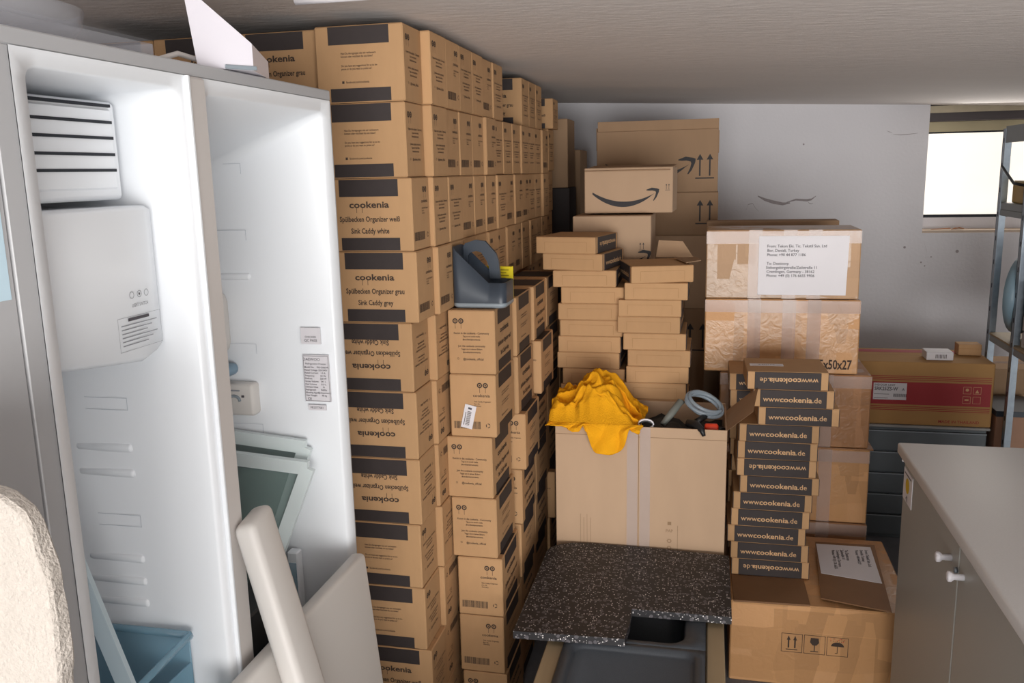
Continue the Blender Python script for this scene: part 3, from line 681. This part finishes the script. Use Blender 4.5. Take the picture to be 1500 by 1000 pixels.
# ------------------------------------------------------------------ sink crate with sink and granite slab
t = thing('wooden_crate','open pale wooden crate standing below the granite slab','crate',(-.175,2.0,0))
b = MB(); b.box(-.237,-.75,0,-.19,.66,.415,WOOD,.003); b.build('side_board', t)
b = MB(); b.box(.19,-.75,0,.237,.66,.415,WOOD,.003); b.build('side_board', t)
b = MB(); b.box(-.19,.62,0,.19,.66,.40,WOOD,.003); b.build('end_board', t)
b = MB(); b.box(-.19,-.75,0,.19,.62,.02,WOOD,.003); b.build('bottom_board', t)
def sink():
    t = thing('kitchen_sink','black composite kitchen sink with drainer set in the wooden crate','sink',(-.175,2.0,.0))
    def rr(x0,y0,x1,y1,r,z,n=6):
        p = []
        for cx,cy,a0 in ((x1-r,y1-r,0),(x0+r,y1-r,90),(x0+r,y0+r,180),(x1-r,y0+r,270)):
            for j in range(n+1): a = math.radians(a0+j*90/n); p.append(V((cx+r*math.cos(a),cy+r*math.sin(a),z)))
        return p
    def loft(b, rings, m, cap=True):
        k = len(rings[0]); vs = [v for r in rings for v in r]; fs = []
        for q in range(len(rings)-1): fs += [(q*k+i,q*k+(i+1)%k,(q+1)*k+(i+1)%k,(q+1)*k+i) for i in range(k)]
        if cap: fs.append(tuple(range((len(rings)-1)*k,len(rings)*k)))
        b.add(vs, fs, m, True)
    def proj(ring, x0,y0,x1,y1,z):
        out = []; n = len(ring)//4-1
        for i,v in enumerate(ring):
            q, j = divmod(i, n+1); ex = x1 if q in (0,3) else x0; ey = y1 if q < 2 else y0
            side = (2*j < n) if q in (0,2) else (2*j > n)
            out.append(V((ex,ey,z)) if 2*j == n else V((ex,v.y,z)) if side else V((v.x,ey,z)))
        return out
    z = .428
    b = MB()
    r1 = rr(-.155,.165,.135,.46,.05,z); o1 = proj(r1,-.187,.145,.187,.50,z)
    loft(b,[proj(r1,-.187,.145,.187,.50,z-.03),o1,r1,rr(-.150,.170,.130,.455,.05,z-.01),rr(-.14,.18,.12,.445,.05,z-.17)],SINK)
    r2 = rr(-.165,-.60,.165,.13,.03,z+.0); o2 = proj(r2,-.187,-.64,.187,.145,z)
    loft(b,[proj(r2,-.187,-.64,.187,.145,z-.03),o2,r2,rr(-.158,-.593,.158,.123,.03,z-.012),rr(-.155,-.59,.155,.120,.03,z-.016)],SINK)
    b.build('basin', t)
    b = MB(); b.tube([(-.02,.31,z-.1695),(-.02,.31,z-.164)],.036,STEEL,20); b.build('drain', t)
    b = MB(); 
    for q in range(4): b.box(-.187+.118*q,-.62,.02,-.167+.118*q,-.56,.395,SINK,.002); b.box(-.187+.118*q,.49,.02,-.167+.118*q,.51,.398,SINK,.002)
    b.build('rib', t)
    return t
sink()
# slab
b = MB(); pts = [(-.501,2.109)]
pts += [(-.199,2.123),(-.193,2.20),(-.195,2.288),(.082,2.292),(.082,2.691),(-.15,2.708)]
pts += [(-.36+.0,2.712),(-.43,2.705),(-.47,2.685),(-.497,2.655),(-.503,2.62)]
b.prism([(x,y,.4305) for x,y in pts],(0,0,.022),GRAN)
tag(b.build('granite_slab'),'speckled black granite worktop offcut with notched corner lying over the sink','worktop')

# ------------------------------------------------------------------ fridge
FR = thing('refrigerator','open silver side-by-side refrigerator with white interior at the left','refrigerator',(-1.13,1.335,0))
FR.location = (0,0,0)
FX = -.806
b = MB()
b.box(-1.45,.872,.06,FX,.904,1.84,GRYM,.001); b.box(-1.45,1.79,.06,FX,1.80,1.84,GRYM,.001); b.box(-1.46,.872,1.8401,FX,1.80,1.862,GRYM,.002); b.box(-1.46,.872,.0599,-1.4501,1.80,1.84,GRYM,.001); b.box(-1.46,.872,.0,FX,1.80,.0598,GRYM,.002)
b.build('outer_shell', FR)
def cavity(y0,y1,z0,z1,oy0,oy1,oz0,oz1,rings,name):
    # rings: (x, inset_y, ztop drop, inset bottom, radius)
    b = MB(); n = 6; R_ = []
    def ring(x,a0,a1,c0,c1,r):
        p = []
        for cy,cz_,s in ((a1-r,c1-r,0),(a0+r,c1-r,90),(a0+r,c0+r,180),(a1-r,c0+r,270)):
            for j in range(n+1): a = math.radians(s+j*90/n); p.append(V((x,cy+r*math.cos(a),cz_+r*math.sin(a))))
        return p
    for (x,iy,dt,db,r) in rings: R_.append(ring(x,y0+iy,y1-iy,z0+db,z1-dt,r))
    cy,cz_ = (y0+y1)/2,(z0+z1)/2; out = []
    for i,v in enumerate(R_[0]):
        q, j = divmod(i, n+1); ey = oy1 if q in (0,3) else oy0; ez = oz1 if q < 2 else oz0; h_ = j < (n+1)/2 - .5; l_ = j > (n+1)/2 - .5
        side = h_ if q in (0,2) else l_; mid = (2*j == n)
        out.append(V((FX+.002, ey, ez)) if mid else V((FX+.002, ey, v.z)) if side else V((FX+.002, v.y, ez)))
    R_.insert(0, out); k = len(out); vs = [v for r in R_ for v in r]; fs = []
    for q in range(len(R_)-1): fs += [(q*k+i,q*k+(i+1)%k,(q+1)*k+(i+1)%k,(q+1)*k+i) for i in range(k)]
    fs.append(tuple(range((len(R_)-1)*k,len(R_)*k)))
    b.add(vs, fs, ENM, True); o = b.build(name, FR); return o
cavity(.924,1.238,.12,1.822,.902,1.262,.06,1.84,[(FX+.001,0,0,0,.022),(FX-.006,.003,.004,.003,.022),(-.92,.006,.012,.005,.03),(-1.30,.02,.03,.01,.035)],'freezer_liner')
cavity(1.312,1.757,.12,1.818,1.303,1.791,.06,1.84,[(FX+.001,0,0,0,.015),(FX-.006,.003,.004,.003,.018),(-.95,.008,.055,.005,.03),(-1.10,.012,.115,.006,.03),(-1.32,.02,.13,.01,.035)],'fridge_liner')
b = MB(); b.box(FX-.02,1.258,.06,FX+.007,1.306,1.84,POST,.004); b.box(FX+.002,1.254,.06,FX+.009,1.260,1.84,ENM,.001); b.build('centre_post', FR)
# freezer top vent cover
b = MB(); b.box(-1.25,.93,1.652,-.902,1.214,1.80,ENM,.008)
b.box(-.906,.935,1.668,-.899,1.20,1.789,ENM,.004)
b.build('vent_cover', FR)
b = MB()
for z in (1.793,1.7685,1.745,1.7205,1.697): b.box(-.905,.95,z-.0022,-.8975,1.197,z+.0022,DARKM,0)
b.build('vent_slot', FR)
# ice maker housing
b = MB(); n = 12; prof = []
zt, zb = 1.642, 1.415
ys = [.93+(1.245-.93)*i/n for i in range(n+1)]
def fx(y): 
    e = max(0,(y-1.19)/.055); return -.862-.0+(-.03*(1-math.sqrt(max(0,1-e*e))) if e<1 else -.03)+.012*math.sin((y-.93)/.3*3)
ring_t = [V((fx(y),y,zt-.006)) for y in ys]; ring_tt = [V((fx(y)-.01,y,zt)) for y in ys]; zq = lambda y: 1.436-.03*(y-.93)/.24 if y < 1.17 else 1.406+.02*(y-1.17)/.075
ring_b = [V((fx(y),y,zq(y)+.004)) for y in ys]; ring_bb = [V((fx(y)-.012,y,zq(y)-.004)) for y in ys]
back_t = [V((-1.2,min(y,1.232),zt)) for y in ys]; back_b = [V((-1.2,min(y,1.232),zq(y)-.004)) for y in ys]
R_ = [back_t,ring_tt,ring_t,ring_b,ring_bb,back_b]; k = n+1; vs = [v for r in R_ for v in r]; fs = []
for q in range(5): fs += [(q*k+i,(q+1)*k+i,(q+1)*k+i+1,q*k+i+1) for i in range(n)]
fs += [tuple(q*k for q in range(6)), tuple(q*k+n for q in range(5,-1,-1))]
b.add(vs, fs, ENM, True); ice = b.build('ice_maker', FR)
b = MB(); f = (V((-.862+.0125,1.15,1.455)),V((0,1,0)),V((0,0,1)),V((1,0,0)))
f = (V((fx(1.15)+.001,1.15,1.455)),V((.0,1,.0)),V((0,0,1)),V((1,0,0)))
LG = mat('faint_grey_print',(150,152,158),.6)
for a in ((-.052,-.026,.05,-.0255),(-.052,.0245,.05,.025),(-.052,-.026,-.0515,.025),(.0495,-.026,.05,.025)): b.quad(f,*a,LG,.002)
b.quad(f,-.028,.018,.022,.0225,PRT,.002)
for i in range(6): b.quad(f,-.045,.012-i*.006,.04-.012*(i%3),.0135-i*.006,LG,.002)
for q in (-.014,.004,.021): b.ring(f,q,.056,.0045,.0055,LG,12,.002)
b.disc(f,.004,.056,.002,PRT,8,.002); b.text(f,'LIGHT SWITCH',.004,.040,.007,PRT,0,e=.002,sx=.8)
b.build('printed_label', ice)
def rib(x0,x1,y,z,name,h=.008,d=.007):
    b = MB(); b.box(x0,y-d,z-h,x1,y+.01,z+h,ENM,.006); b.build(name, FR)
for z in (1.234,1.189,1.032,.990,.949): rib(-1.06,-.95,1.233,z,'shelf_rail')
for z in (1.465,): rib(-1.10,-.998,1.748,z,'shelf_rail')
OL = mat('liner_groove',(196,202,210),.5)
for z,x1,yy in ((1.103,-.948,1.2285),(1.312,-.95,1.2285)):
    f = (V((0,yy,z)),V((1,0,0)),V((0,0,1)),V((0,-1,0)))
    b = MB(); b.quad(f,-1.12,.010,x1,.0108,OL); b.quad(f,-1.12,-.0108,x1,-.010,OL); b.quad(f,x1,-.0108,x1+.001,.0108,OL); b.build('liner_groove', FR)
for z,x1,yy in ((1.70,-1.0,1.7425),(1.556,-1.0,1.7425),(1.30,-.996,1.7425),(1.112,-.995,1.7425)):
    f = (V((0,yy,z)),V((1,0,0)),V((0,0,1)),V((0,-1,0)))
    b = MB(); b.quad(f,-1.12,.012,x1,.0128,OL); b.quad(f,x1,-.010,x1+.001,.0128,OL); b.build('liner_groove', FR)
# bulb cover, drip piece, control box in right compartment
b = MB(); b.box(-1.2,1.62,1.29,-1.045,1.742,1.44,FOAM,.03); b.build('lamp_cover', FR)
b = MB(); b.box(-1.2,1.66,1.243,-1.040,1.742,1.270,mat('blue_grey_plastic',(120,148,168),.4),.012); b.build('water_spout', FR)
b = MB(); b.box(-1.12,1.715,1.150,-.998,1.75,1.225,FOAM,.008); b.build('control_panel', FR)
b = MB(); pts = [(-1.045+.014*math.cos(a),1.714,1.185+.012*math.sin(a)) for a in [math.pi*j/8 for j in range(9)]]; b.tube(pts,.0035,LGREY); b.box(-1.026,1.713,1.194,-1.020,1.716,1.199,PRT,0); b.box(-1.10,1.713,1.208,-1.03,1.7155,1.211,LG,0); b.build('control_dial', FR)
# labels on right inner wall
def lab(x0,x1,z0,z1,name,fn):
    b = MB(); b.box(x0,1.7435,z0,x1,1.7465,z1,WHT,0); f = (V(((x0+x1)/2,1.7435,(z0+z1)/2)),V((1,0,0)),V((0,0,1)),V((0,-1,0))); fn(b,f); b.build(name, FR)
lab(-.885,-.838,1.315,1.352,'small_label',lambda b,f:(b.text(f,'QC PASS',0,-.010,.008,PRT,.01),b.text(f,'CHECKED',0,-.002,.006,PRT,0)))
def plate(b,f):
    for a in ((-.03,-.052,.03,-.0512),(-.03,.0512,.03,.052),(-.03,-.052,-.0292,.052),(.0292,-.052,.03,.052)): b.quad(f,*a,PRT)
    b.text(f,'DAEWOO',-.01,.044,.009,PRT,0); b.text(f,'Refrigerator-Freezer',0,.034,.006,PRT,0)
    for i,(l,r) in enumerate((('Model No.','FRS-20BDW'),('Rated Voltage','220-240V'),('Rated Current','1.5 A'),('Frequency','50 Hz'),('Defrost','200 W'),('Gross Volume','541 L'),('Net Volume','510 L'),('Climate Class','N'),('Refrigerant','R600a'),('Blowing Agent','Cyclopentane'),('Net Weight','98 kg'))):
        b.text(f,l,-.028,.026-i*.0065,.0055,PRT,.01,align='l'); b.text(f,r,.016,.026-i*.0065,.0055,PRT,.01)
    b.text(f,'CE',-.02,-.047,.008,PRT,.01)
lab(-.884,-.822,1.183,1.290,'rating_plate',plate)
lab(-.878,-.835,1.163,1.175,'serial_label',lambda b,f:b.text(f,'FR20T7S81',0,0,.007,PRT,0))
# freezer door swung fully open, magnets on it
b = MB(); b.box(-.864,.30,.06,-.808,.8712,1.862,GRYM,.003); dr = b.build('freezer_door', FR); dr['label'] = 'light grey freezer door swung open'
b = MB(); b.box(-.809,.55,1.545,-.8075,.862,1.86,mat('pale_blue_sheet',(206,232,246),.4),0); 
f = (V((-.8075,.70,1.70)),V((0,1,0)),V((0,0,1)),V((1,0,0)))
rr = random.Random(2)
for c in (ORNG,YPR,mat('purple_dot',(96,60,110),.5),RED,YEL):
    for q in range(6): b.disc(f,rr.uniform(.06,.145),rr.uniform(-.12,.06),.0065,c,10,.0005)
sh = b.build('sticker_sheet', dr)
# loose things in the compartments
def bar(b, p, q, w, t_, m, up=(0,0,1)):
    p,q = V(p),V(q); d = (q-p).normalized(); s = d.cross(V(up)).normalized()*t_/2; u = s.cross(d).normalized()*w/2
    b.prism([p-s-u,p+s-u,p+s+u,p-s+u],q-p,m)
def shelf(name, tl, tr, br, bl, label, thick=.016):
    t = thing(name, label, 'shelf', br, 0, 'glass shelves in the fridge'); o = V(br)
    P_ = [V(p)-o for p in (tl,tr,br,bl)]; n = (P_[1]-P_[0]).cross(P_[3]-P_[0]).normalized()
    b = MB()
    for i in range(4):
        a,c = P_[i],P_[(i+1)%4]; bar(b, a, c, thick, .030, FROST, n)
    b.build('frame', t)
    b = MB(); b.prism([p+n*-.002 for p in P_], n*.004, GLS); b.build('glass_pane', t)
shelf('glass_shelf',(-1.12,1.725,1.103),(-.885,1.73,1.08),(-1.02,1.70,.72),(-1.25,1.70,.74),'rear white-framed glass shelf leaning inside the open fridge')
shelf('glass_shelf',(-1.12,1.67,1.072),(-.862,1.69,1.045),(-1.00,1.66,.70),(-1.25,1.66,.72),'front white-framed glass shelf leaning inside the open fridge')
b = MB(); b.box(-.945,1.715,.68,-.918,1.741,.826,ENM,.003); b.box(-.941,1.712,.70,-.922,1.716,.80,BLUE,.001)
tag(b.build('blue_clip_tray'),'narrow blue and white plastic holder behind the leaning glass shelves','tray')
b = MB(); b.box(-1.15,1.36,.40,-.87,1.68,.66,BLK,.01); tag(b.build('black_bin'),'black plastic bin low in the right fridge compartment','bin')
b = MB(); b.box(-.92,1.33,.64,-.84,1.50,.86,mat('dark_rubber',(30,32,34),.5),.004,None); b.box(-.838,1.32,.755,-.832,1.50,.775,LGREY,0,X4((0,0,0))); tag(b.build('black_gasket_stack'),'dark rubber trim pieces standing behind the narrow white panel','trim')
# blue freezer basket
t = thing('freezer_basket','transparent blue plastic basket in the bottom of the freezer side','basket',(-.97,1.07,.62))
b = MB(); x0,x1,y0,y1,z1 = -.16,.105,-.13,.145,.285
b.box(x0,y1-.004,0,x1,y1,z1,BLUE,.001); b.box(x0,y0,0,x1,y0+.004,z1,BLUE,.001); b.box(x0,y0,0,x0+.004,y1,z1,BLUE,.001); b.box(x1-.004,y0,0,x1,y1,z1-.05,BLUE,.001); b.box(x0,y0,0,x1,y1,.004,BLUE,.001); b.build('basket_wall', t)
b = MB(); 
for p,q in (((x0,y1,z1),(x1,y1,z1)),((x0,y0,z1),(x1,y0,z1)),((x1,y1,z1),(x1,y0,z1-.02)),((x0,y1,z1),(x0,y0,z1))): b.tube([p,q],.007,BLUE,8)
b.build('basket_rim', t)
t = thing('support_block','white foam block under the blue freezer basket','block',(-.97,1.07,.13)); b = MB(); b.box(-.15,-.12,0,.13,.12,.487,FOAM,.01); b.build('foam', t)
b = MB(); bar(b,(-.86,.95,1.215),(-.838,1.075,.74),.03,.008,mat('pale_blue_strip',(196,212,220),.3),(1,0,0)); tag(b.build('glass_strip'),'pale blue glass strip leaning across the freezer opening','strip')
b = MB(); bar(b,(-.855,.985,.93),(-.835,1.09,.70),.03,.006,mat('pale_green_strip',(206,222,220),.3),(1,0,0)); tag(b.build('glass_strip'),'shorter pale glass strip leaning low in the freezer opening','strip')
# white panels leaning on the fridge
def lean_panel(top0, top1, d, L, thick, label, bev=.008):
    a,c = V(top0),V(top1); d = V(d).normalized(); y = (c-a).normalized(); n = y.cross(d).normalized()
    if n.x > 0: n = -n
    W_ = (c-a).length; X = Matrix((y,n,-d)).transposed().to_4x4(); X.translation = a
    b = MB(); b.box(0,0,-L,W_,thick,0,FOAM,bev,X); return tag(b.build('foam_board'),label,'board')
z = .26
lean_panel((-.755,1.262,1.097),(-.765,1.352,1.105),(z,-.03,-1),1.12,.042,'narrow thick off-white panel leaning on the fridge centre post',.014)
lean_panel((-.752,1.13,.840),(-.752,1.725,.837),(.07,0.04,-1),.84,.034,'wide off-white panel leaning low against the open fridge',.010)
# things on top of fridge
t = thing('white_hood_piece','white sheet wedge standing upright on top of the fridge','panel',(0,0,1.8645))
b = MB(); A = V((-.842,1.357,0)); Bp = V((-.783,1.436,0)); C_ = V((-.825,1.57,0)); D_ = V((-.90,1.50,0))
top = [A+V((-.012,-.008,.133)), Bp+V((0,0,.045)), C_+V((0,0,.032)), D_+V((0,0,.12))]
b.add([A,Bp,C_,D_]+top, [(3,2,1,0),(0,1,5,4),(1,2,6,5),(2,3,7,6),(3,0,4,7),(4,5,6,7)], mat('glossy_white',(232,228,236),.3)); b.build('sheet', t)
b = MB(); b.box(-.005,-.003,0,.052,.0,.007,LGREY,.001,X4((A+Bp)/2+V((.003,0,0)),rz=math.atan2(.079,.059))); b.build('grey_edge', t)
t = thing('clear_tray','shallow clear plastic tray lying on top of the fridge','tray',(-1.02,1.06,1.864))
b = MB(); b.box(-.11,-.17,.012,.13,.25,.016,CLR,.001); b.box(.126,-.17,.012,.13,.25,.034,CLR,.001); b.box(-.11,.246,.012,.13,.25,.034,CLR,.001); b.box(-.11,-.17,.012,-.106,.25,.034,CLR,.001); b.box(-.11,-.17,.012,.13,-.166,.034,CLR,.001); b.build('tray_shell', t)
b = MB(); 
for q in range(2): b.box(-.10+.2*q,-.16,0,-.08+.2*q,.2,.012,LGREY,.002)
b.build('foot_rail', t)
b = MB(); n = 28; vs = []; fs = []
for k_,(r,z) in enumerate(((.0,.0),(.11,.0),(.13,.02),(.135,.045),(.131,.045),(.126,.022),(.108,.004),(0,.004))):
    for i in range(n): a = 2*math.pi*i/n; vs.append((r*math.cos(a),r*math.sin(a),z))
for q in range(7): fs += [(q*n+i,q*n+(i+1)%n,(q+1)*n+(i+1)%n,(q+1)*n+i) for i in range(n)]
b.add(vs,fs,CLR,True); tag(b.build('clear_bowl',loc=(-1.02,1.10,1.882)),'round clear plastic dish resting on the tray above the fridge','dish')
b = MB(); b.tube([(-.87,1.28,1.868),(-.86,1.33,1.884),(-.855,1.38,1.880),(-.845,1.42,1.868)],.0045,POST); b.tube([(-.88,1.3,1.868),(-.86,1.36,1.868),(-.87,1.40,1.869)],.004,POST)
tag(b.build('beige_cable'),'short beige cable end lying on the fridge top beside tray','cable')
# rough plaster block at lower left
def plaster():
    b = MB(); out = []
    pr = [(-.79,0),(-.562,0),(-.562,1.15),(-.566,1.21),(-.560,1.28),(-.563,1.335),(-.569,1.374),(-.580,1.398),(-.598,1.412),(-.622,1.417),(-.79,1.417)]
    dens = []
    for i in range(len(pr)-1):
        a,c = V((pr[i][0],0,pr[i][1])),V((pr[i+1][0],0,pr[i+1][1])); n = max(1,int((c-a).length/.012))
        for j in range(n): dens.append(a.lerp(c,j/n))
    k = len(dens); vs = []; lay = [(.020,.985),(.024,1),(.037,1),(.040,.985)]
    for (y,s) in lay:
        for p in dens:
            q = V(((p.x+.68)*s-.68, .578+y, p.z if p.z < .01 else p.z+(s-1)*.12)); nn = noise.noise(V((p.z*38,y*50,p.x*38)))*.0035; q.x += nn if p.x > -.78 and p.z > .01 else 0; q.z += nn if p.z > 1.3 else 0; vs.append(q)
    fs = [tuple(range(k)), tuple(range(4*k-1,3*k-1,-1))]
    for q in range(3): fs += [(q*k+i,(q+1)*k+i,(q+1)*k+(i+1)%k,q*k+(i+1)%k) for i in range(k)]
    b.add(vs,fs,PLAS,False); tag(b.build('plaster_slab'),'rough cream plaster slab with rounded corner standing at lower left','slab')
plaster()

# ------------------------------------------------------------------ cabinet on the right
t = thing('base_cabinet','grey two-door base cabinet with pale laminate top, right foreground','cabinet',(.9,1.85,0))
ox,oy = .9,1.85
def B(b,x0,y0,z0,x1,y1,z1,m,bv=.002): b.box(x0-ox,y0-oy,z0,x1-ox,y1-oy,z1,m,bv)
b = MB(); B(b,.575,1.2,0,1.3,2.54,.868,DOORG); b.build('cabinet_body', t)
b = MB(); B(b,.536,1.1,.869,1.36,2.555,.9,TABLE,.006); b.build('countertop', t)
for y0,y1,ky in ((1.968,2.54,2.025),(1.392,1.962,1.925)):
    b = MB(); B(b,.556,y0,.06,.574,y1,.862,DOORG,.002); dd = b.build('door', t)
    b = MB(); b.tube([V((.556-ox,ky-oy,.792)),V((.536-ox,ky-oy,.792)),V((.530-ox,ky-oy,.792)),V((.524-ox,ky-oy,.792)),V((.522-ox,ky-oy,.792))],[.008,.007,.012,.012,.009],WHT,16); k_ = b.build('knob', dd); k_['label'] = 'white knob'
b = MB(); b.tube([V((.556-ox,1.975-oy,.785)),V((.549-ox,1.975-oy,.785))],.007,STEEL,14); b.build('lock', t)
b = MB(); B(b,.5545,2.43,.745,.5558,2.535,.835,WHT,0)
f = (V((.5545-ox,2.4825-oy,.79)),V((0,-1,0)),V((0,0,1)),V((-1,0,0)))
b.disc(f,.0,.005,.022,mat('mustard_print',(214,178,40),.6),18); b.text(f,'42',0,-.032,.022,PRT,.01); b.quad(f,-.04,.032,.04,.036,PRT); b.build('sticker', t)
b = MB(); B(b,.55,2.545,.845,.558,2.553,.853,WHT,.001); b.build('top_clip', t)

# ------------------------------------------------------------------ air conditioner carton, slatted unit behind
t = thing('slatted_unit','dark grey horizontally slatted metal unit under the red-banded carton','storage unit',(.88,4.2,0))
b = MB(); b.box(-.27,-.19,0,.32,.2,.528,SLAT,.003); b.build('body', t)
for i in range(5):
    b = MB(); b.box(-.268,-.205,.02+i*.1,.318,-.191,.113+i*.1,SLAT,.003); b.box(-.268,-.207,.109+i*.1,.318,-.19,.113+i*.1,SLATL,0); b.build('drawer_front', t)
b = MB(); b.box(-.275,-.21,.529,.33,.2,.540,mat('pale_grey_board',(160,158,156),.6),.002); b.build('top_board', t)
def ex_ac(b,F,w,d,h):
    f = F['front']; b.quad(f,-w,-.050,w-.01,.052,RED)
    for v in (.061,.069,.077,-.061,-.069,-.077): b.quad(f,-w,v,w-.01,v+.003,RED)
    for cx,cy in ((w-.105,.022),(w-.065,.022),(w-.105,-.021),(w-.065,-.021)):
        for a in ((-.016,-.016,.016,-.0145),(-.016,.0145,.016,.016),(-.016,-.016,-.0145,.016),(.0145,-.016,.016,.016)): b.quad(f,cx+a[0],cy+a[1],cx+a[2],cy+a[3],KTX,.0009)
    f0 = f; b.disc(f,w-.105,.024,.007,KTX,8,.0009); b.poly(f,[(w-.073,.011),(w-.057,.011),(w-.065,.027)],KTX,.001); b.quad(f,w-.113,-.024,w-.097,-.017,KTX,.001)
    b.text(f,'MADE IN THAILAND',w-.13,-h/2+.02,.018,RED,.01)
    b.quad(F['top'],-w,d-.09,w-.02,d-.03,RED)
t = plain_carton('red_banded_carton',.42,4.0,.542,1.212,4.3,.826,KRO,'long yellow-brown carton with broad red band on the slatted unit',extra=ex_ac,tape=False)
b = MB(); w,d,h = .396,.15,.284; x0 = .305-.816+.42; 
b.box(-.092,-d-.0015,.112,.046,-d-.0003,.188,WHT,0); f = (V((-.020,-d-.0015,.148)),V((1,0,0)),V((0,0,1)),V((0,-1,0)))
b.text(f,'INDOOR UNIT',-.068,.031,.013,PRT,.01,align='l'); b.text(f,'SRK25ZS-W',-.068,.014,.022,PRT,.02,align='l',sx=.85); b.text(f,'A',.052,.012,.016,PRT,.01)
for q in range(14): b.quad(f,.012+q*.004,-.022,.014+q*.004,-.008,PRT)
b.quad(f,-.068,-.03,-.01,-.028,PRT); b.quad(f,-.068,-.012,-.005,-.010,PRT); b.build('product_label', t)
t = thing('small_white_box','small white box with barcode on top of red-banded carton','box',(1.0,4.09,.827))
b = MB(); b.box(-.055,-.04,0,.055,.05,.036,WHT,.002); b.build('box_body', t)
b = MB(); b.box(-.02,-.0408,.008,.03,-.0401,.027,WHT,0)
for q in range(8): b.box(-.018+q*.006,-.0415,.009,-.0155+q*.006,-.0407,.026,TXT,0)
b.build('barcode', t)
b = MB(); b.box(-.045,-.03,0,.05,.04,.05,KR,.002); b.box(-.046,-.031,.03,.051,-.0299,.032,KRO,0); tag(b.build('small_kraft_box',loc=(1.15,4.2,.827)),'small brown cardboard box at right end on the red-banded carton','box')
b = MB(); b.box(1.225,3.98,0,1.42,4.25,.62,PINKW,.003); b.box(1.222,3.975,.60,1.425,4.255,.625,GREY,.001); tag(b.build('wooden_box'),'reddish wooden box standing right of the red-banded carton','box')
plain_carton('back_carton',1.225,4.3,0,1.6,4.6,.74,KRD,'brown carton on the floor behind the reddish wooden box')

# ------------------------------------------------------------------ shelving at right edge
sx = 1.235
t = thing('metal_shelving','galvanised slotted metal shelving rack at the right edge','shelving',(sx,3.6,0))
def post(x,y,h=1.82):
    b = MB(); b.box(x-.002,y-.018,0,x+.002,y+.018,h,STEEL,0); b.box(x-.002,y+.014,0,x+.034,y+.018,h,STEEL,0)
    for i in range(17): b.box(x-.0026,y-.004,.08+i*.105,x-.0019,y+.004,.10+i*.105,DARKM,0)
    b.build('post', t)
post(0,.62); post(0,.30); post(.45,.62); post(0,-.6); post(.45,-.6)
for z in (.92,1.505,1.80):
    b = MB(); b.box(.002,-.6,z-.03,.45,.615,z,mat('shelf_grey_paint',(150,156,158),.5),.002); 
    if z < 1: b.box(.0,-.6,z,.45,.615,z+.008,WOOD,.001)
    b.build('shelf_board', t)
for z0_,z1_ in ((1.76,1.83),(1.45,1.475)):
    b = MB(); b.box(.0,.31,z0_,.01,.61,z1_,mat('shelf_grey_paint',(150,156,158),.5),.001); b.build('end_panel', t)
b = MB(); b.tube([(-.004,.61,1.66),(.0,.45,1.59),(.0,.32,1.585)],.006,BLK,8); b.build('brace', t)
b = MB(); b.box(sx+.03,3.95,1.506,sx+.2,4.16,1.60,mat('mustard_plastic',(206,170,90),.5),.004); tag(b.build('yellow_box'),'mustard yellow storage box on the upper shelf of the rack','box')
b = MB(); b.tube([(sx+.06,4.07,1.12),(sx+.10,4.04,1.12)],.165,LBLU,28); tag(b.build('blue_disc'),'pale blue round plastic lid standing on the rack shelf','lid')
b = MB(); b.box(sx+.20,3.97,.93,sx+.40,4.19,1.40,mat('plum_fabric',(70,58,70),.8),.02); tag(b.build('dark_bag'),'dark plum folder pile behind the pale blue lid','bag')
PB = mat('white_bin_plastic',(196,190,188),.6)
for i in range(4):
    b = MB(); z = .93+i*.068; b.box(sx+.02,3.42,z,sx+.3,3.86,z+.064,PB,.004)
    f = (V((sx+.02,3.80,z+.03)),V((0,-1,0)),V((0,0,1)),V((-1,0,0)))
    if i == 0: b.text(f,'50',.0,.0,.045,TXT,.02)
    tag(b.build('storage_bin'),'white storage bin on the rack shelf, %s from the top of its pile' % ORD[4-i],'bin','white bins on the rack')
b = MB(); b.box(sx+.05,3.5,1.21,sx+.3,3.86,1.32,mat('blue_plastic',(40,96,168),.4),.03); tag(b.build('blue_bag'),'bright blue plastic bag on the white bins in the rack','bag')
